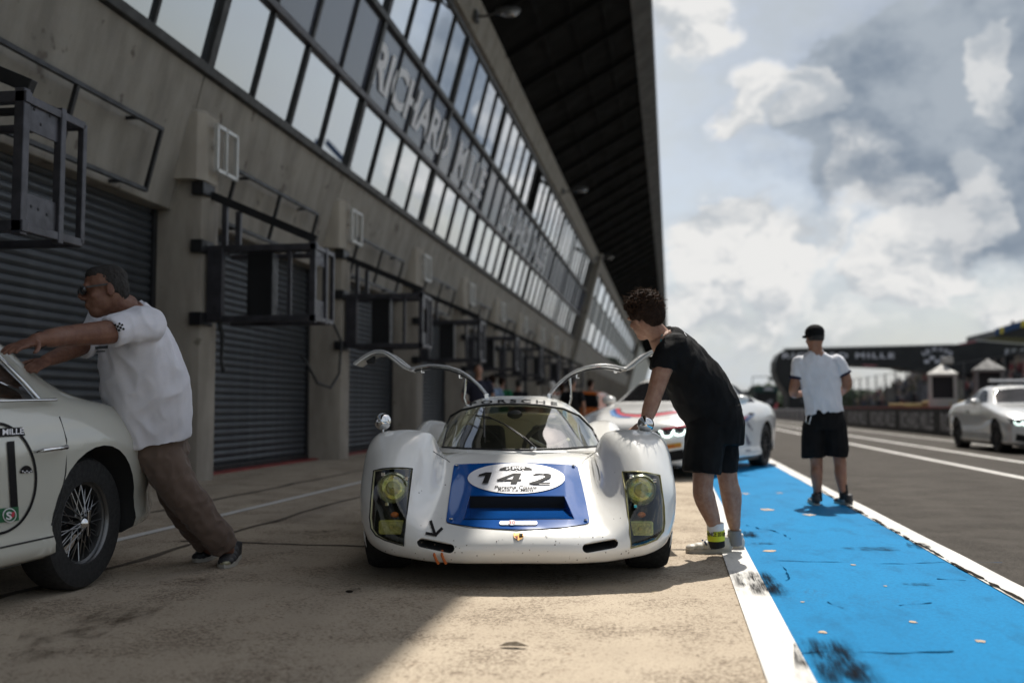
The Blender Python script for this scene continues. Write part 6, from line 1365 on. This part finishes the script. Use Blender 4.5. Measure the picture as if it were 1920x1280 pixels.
booth(1855, 34.0, .85, 'dim booth with gabled roof directly behind the safety car', mat('booth_grey', (.16, .155, .15), .7, var=.2))
o = MB().box((0, 0, .11), (.36, .2, .22)).build('white_box', M_booth, bevel=.02); c = at_y(1768, 687, 38.6); o.location = (c.x, 38.0, 2.47); tag(o, 'small white box on top of the pale booth', 'box')
# footbridge over the track
BY = 105.0
br = empty('footbridge', (at_y(1460, 765, BY).x, BY, 0), 0, 'long black footbridge with rounded end and white lettering over the track', 'bridge')
def bp(px, py, dy=0.0): return at_y(px, py, BY)+Vector((0, dy, 0))-Vector(br.location)
M_bridge = mat('bridge_black', (.013, .014, .014), .55, var=.2, vscale=.4)
deck = [(1478, 742), (1461, 716), (1453, 694), (1454, 676), (1461, 662), (1473, 654.5), (1490, 652.5), (1640, 649.5), (1790, 646), (1829, 638), (1990, 651), (2160, 660), (2160, 712), (1990, 706), (1800, 700), (1700, 692.5), (1688, 688), (1586, 684), (1520, 684), (1512, 690), (1512, 742)]
MB().prism([bp(x, y) for x, y in deck], (0, 5, 0)).build('deck', M_bridge, br)
MB().prism([bp(x, y, .02) for x, y in ((1478, 741), (1512, 741), (1512, 781.5), (1478, 781.5))], (0, 4.9, 0)).build('leg', M_bridge, br)
mb = MB().prism([bp(x, y, .05) for x, y in ((1940, 700), (2010, 700), (2010, 781.5), (1940, 781.5))], (0, 4.8, 0)); mb.build('leg', M_bridge, br)
MB().prism([bp(x, y, -.05) for x, y in ((1468, 652.5), (1790, 644.5), (1790, 646.3), (1468, 654.5))], (0, .2, 0)).build('parapet', M_alu, br)
MB().prism([bp(x, y, -.05) for x, y in ((1829, 636.8), (1990, 649.6), (1990, 651.2), (1829, 638.4))], (0, .2, 0)).build('parapet', M_alu, br)
MB().prism([bp(x, y, -.06) for x, y in ((1796, 644.5), (1829, 637.6), (1829, 641.5), (1800, 646.5))], (0, .1, 0)).build('red_panel', mat('faded_red', (.32, .12, .13), .6), br)
MB().prism([bp(x, y, -.06) for x, y in ((1617, 683), (1645, 684), (1640, 687.5), (1617, 686.5))], (0, .1, 0)).build('red_panel', mat('faded_red', (.32, .12, .13), .6), br)
M_blet = mat('bridge_lettering', (.62, .62, .66), .5)
def btext(s, cx, cy, wd, ht, rot=0.0, **k):
    def fn(a, b): ca, sa = math.cos(rot), math.sin(rot); return bp(cx+a*ca+b*sa, cy-b*ca+a*sa, -.04)
    text_on('lettering', s, M_blet, br, fn, ht, wd, **k)
btext('RICHARD MILLE', 1572, 666.5, 210, 10.5, bold=.03, space=1.25); btext('EFC', 1904, 660.5, 38, 12, bold=.0, space=1.3)
for ch, dx_, dy_, rt in (('L', -24, 6, -.45), ('E', -17, 2.5, -.35), ('M', -5, -1.5, -.1), ('A', 7, -1.2, .12), ('N', 17, 2, .3), ('S', 25, 6.5, .45)): btext(ch, 1757+dx_, 656+dy_, 7.5, 8, rt, bold=.03)
for i, j in ((0, 1), (2, 1), (4, 1), (1, 0), (3, 0)): MB().prism([bp(1733+i*10+a, 667.5+j*7+b, -.06) for a, b in ((0, 0), (9, 0), (9, 6), (0, 6))], (0, .05, 0)).build('check', M_blet, br)
# grandstand with crowd
gs = empty('grandstand', (24, 100, 0), 0, 'dark tiered grandstand with fence posts across the track', 'grandstand')
M_seat = mat('dark_seat', (.03, .03, .034), .8, var=.5, vscale=.6); M_post = mat('fence_post', (.06, .06, .06), .6, .3)
for i in range(8):
    z = 1.0+.5*i; MB().box((i*1.0, 0, z/2), (1.0, 90, z)).build('tier', M_seat, gs)
MB().box((8.3, 0, 3.1), (.4, 90, 6.2)).build('back_wall', M_wallb, gs)
MB().box((-1.2, 0, .6), (.3, 90, 1.2)).build('front_wall', M_wallb, gs)
for i in range(19): 
    MB().box((-1.2, -45+5*i, 2.3), (.12, .14, 4.6)).build('fence_post', M_post, gs)
for z in (1.8, 3.1, 4.5): MB().bar((-1.2, -45, z), (-1.2, 45, z), .05).build('fence_cable', M_post, gs)
for i, (yy, c_) in enumerate(((-30, (.2, .2, .2)), (-22, (.30, .06, .05)), (-12, (.25, .24, .2)), (0, (.22, .22, .24)), (14, (.2, .19, .17)))):
    MB().box((-.9, yy, 2.3), (.04, 4.2, 1.6)).build('banner', mat('banner_%d' % i, c_, .8, var=.6, vscale=1.2), gs)
crowd = MB(); random.seed(5)
mats_c = [mat('crowd_%d' % i, c_, .9) for i, c_ in enumerate(((.16, .16, .17), (.16, .04, .04), (.04, .05, .08), (.02, .02, .02), (.2, .16, .13), (.10, .09, .05)))]
for i in range(420):
    k = random.randrange(8); x = 24+k+random.uniform(-.2, .2); yy = 100+random.uniform(-44, 44); z = 1.0+.5*k; m_ = random.randrange(6)
    crowd.ball((x, yy, z+.42), (.2, .24, .40), 6, 5, mi=m_); crowd.ball((x, yy, z+.95), (.1, .1, .13), 6, 4, mi=4)
o = crowd.build('crowd', mats_c, None, fix=False); tag(o, 'far crowd sitting in the dark grandstand', 'crowd', None, 'stuff')
# far stand roof, blue and yellow
rf = empty('stand_roof', (50, 150, 0), 0, 'far stand roof with blue and yellow edge at the right', 'stand roof')
RY = 150.0
def rp(px, py, dy=0.0): return at_y(px, py, RY)+Vector((0, dy, 0))-Vector((50, 150, 0))
MB().prism([rp(1866, 619), (rp(1866, 631)), rp(2000, 636), rp(2000, 598)], (0, 14, 0)).build('roof', M_wallb, rf)
cols = [mat('edge_blue', (.015, .045, .13), .6), mat('edge_yellow', (.50, .40, .03), .5)]
xs = [1865, 1874, 1880, 1889, 1913, 1922, 1960, 2000]
for i in range(len(xs)-1):
    t0, t1 = (xs[i]-1865)/235, (xs[i+1]-1865)/235
    MB().prism([rp(xs[i], 617-t0*75, -.3), rp(xs[i], 629.5-t0*75, -.3), rp(xs[i+1], 629.5-t1*75, -.3), rp(xs[i+1], 617-t1*75, -.3)], (0, .25, 0)).build('edge_panel', cols[(0, 1, 0, 0, 1, 0, 0)[i]], rf)
for x_ in (1950, 1985): MB().prism([rp(x_, 640, 3), rp(x_+8, 640, 3), rp(x_+8, 776.5, 3), rp(x_, 776.5, 3)], (0, 1, 0)).build('mast', M_post, rf)
MB().prism([rp(1902, 605, 1), rp(1906, 605, 1), rp(1906, 600, 1), rp(1902, 600, 1)], (0, .4, 0)).build('beacon', M_post, rf)
# hospitality unit and frame at the lane's end
HY = 130.0
hp_ = lambda px, py, dy=0.0: at_y(px, py, HY)+Vector((0, dy, 0))
base = Vector((at_y(1435, 765, HY).x, HY, 0))
hu = empty('hospitality_unit', base, 0, 'dark green hospitality unit with flared roof at the end of the lane', 'building')
L_ = lambda px, py, dy=0.0: hp_(px, py, dy)-base
MB().prism([L_(1417, 735), L_(1458, 735), L_(1458, 778), L_(1417, 778)], (0, 6, 0)).build('walls', M_bridge, hu)
MB().prism([L_(1412, 724), L_(1464, 723), L_(1459, 736), L_(1417, 736)], (0, 7, 0)).build('flared_roof', M_darkg, hu)
MB().prism([L_(1432, 731, -.05)]+[L_(1441+10*math.cos(R(a)), 732-6*math.sin(R(a)), -.05) for a in range(170, 9, -20)]+[L_(1451, 731, -.05)], (0, .04, 0)).build('emblem', M_blet, hu)
MB().prism([L_(x, y, -.05) for x, y in ((1423, 762), (1446, 748), (1449, 752), (1428, 768))], (0, .05, 0)).build('pale_panel', M_walll, hu)
MB().prism([L_(x, y, -.06) for x, y in ((1449, 768), (1456, 754), (1459, 757), (1455, 769))], (0, .05, 0)).build('red_panel', M_mred, hu)
hb = MB().prism([hp_(1386, 731, 8), hp_(1416, 730, 8), hp_(1416, 777, 8), hp_(1386, 777, 8)], (0, 6, 0)).build('dark_cabin', M_bridge, None); tag(hb, 'black cabin left of the green hospitality unit', 'cabin')
MB().prism([hp_(1398, 737.5, 7.9), hp_(1414, 737, 7.9), hp_(1414, 744, 7.9), hp_(1398, 744, 7.9)], (0, .05, 0)).build('window', M_alu, hb)
fr_ = empty('signal_frame', base, 0, 'thin grey signal frame with dark board above the hospitality unit', 'frame')
for a, b in (((1412, 724), (1412, 706)), ((1412, 706), (1462, 705)), ((1462, 705), (1462, 723)), ((1446, 723), (1446, 711))): MB().bar(L_(*a, 1), L_(*b, 1), .09).build('bar', M_post, fr_)
MB().prism([L_(1442, 707, .9), L_(1452, 707, .9), L_(1452, 712.5, .9), L_(1442, 712.5, .9)], (0, .2, 0)).build('board', M_darkg, fr_)
# distant wood on the horizon
wd2 = MB(); random.seed(3)
for i in range(520):
    x = random.uniform(-500, 700); yy = 640+random.uniform(-40, 80); h = random.uniform(7, 14)
    for k in range(2): wd2.ball((x+random.uniform(-5, 5), yy, h*random.uniform(.45, .75)), (random.uniform(5, 9), 5, h*random.uniform(.4, .6)), 9, 7)
wd2.v = [tuple(Vector(p)+Vector((noise.noise(Vector(p)*.35), noise.noise(Vector(p)*.35+Vector((9, 0, 0))), noise.noise(Vector(p)*.4+Vector((0, 5, 0)))))*2.2) for p in wd2.v]
o = wd2.build('far_wood', mat('far_leaf', (.045, .065, .035), .9, var=.5, vscale=.2), None, fix=False); tag(o, 'dark line of trees on the far horizon', 'wood', None, 'stuff')
bpy.data.scenes.remove(WS_)
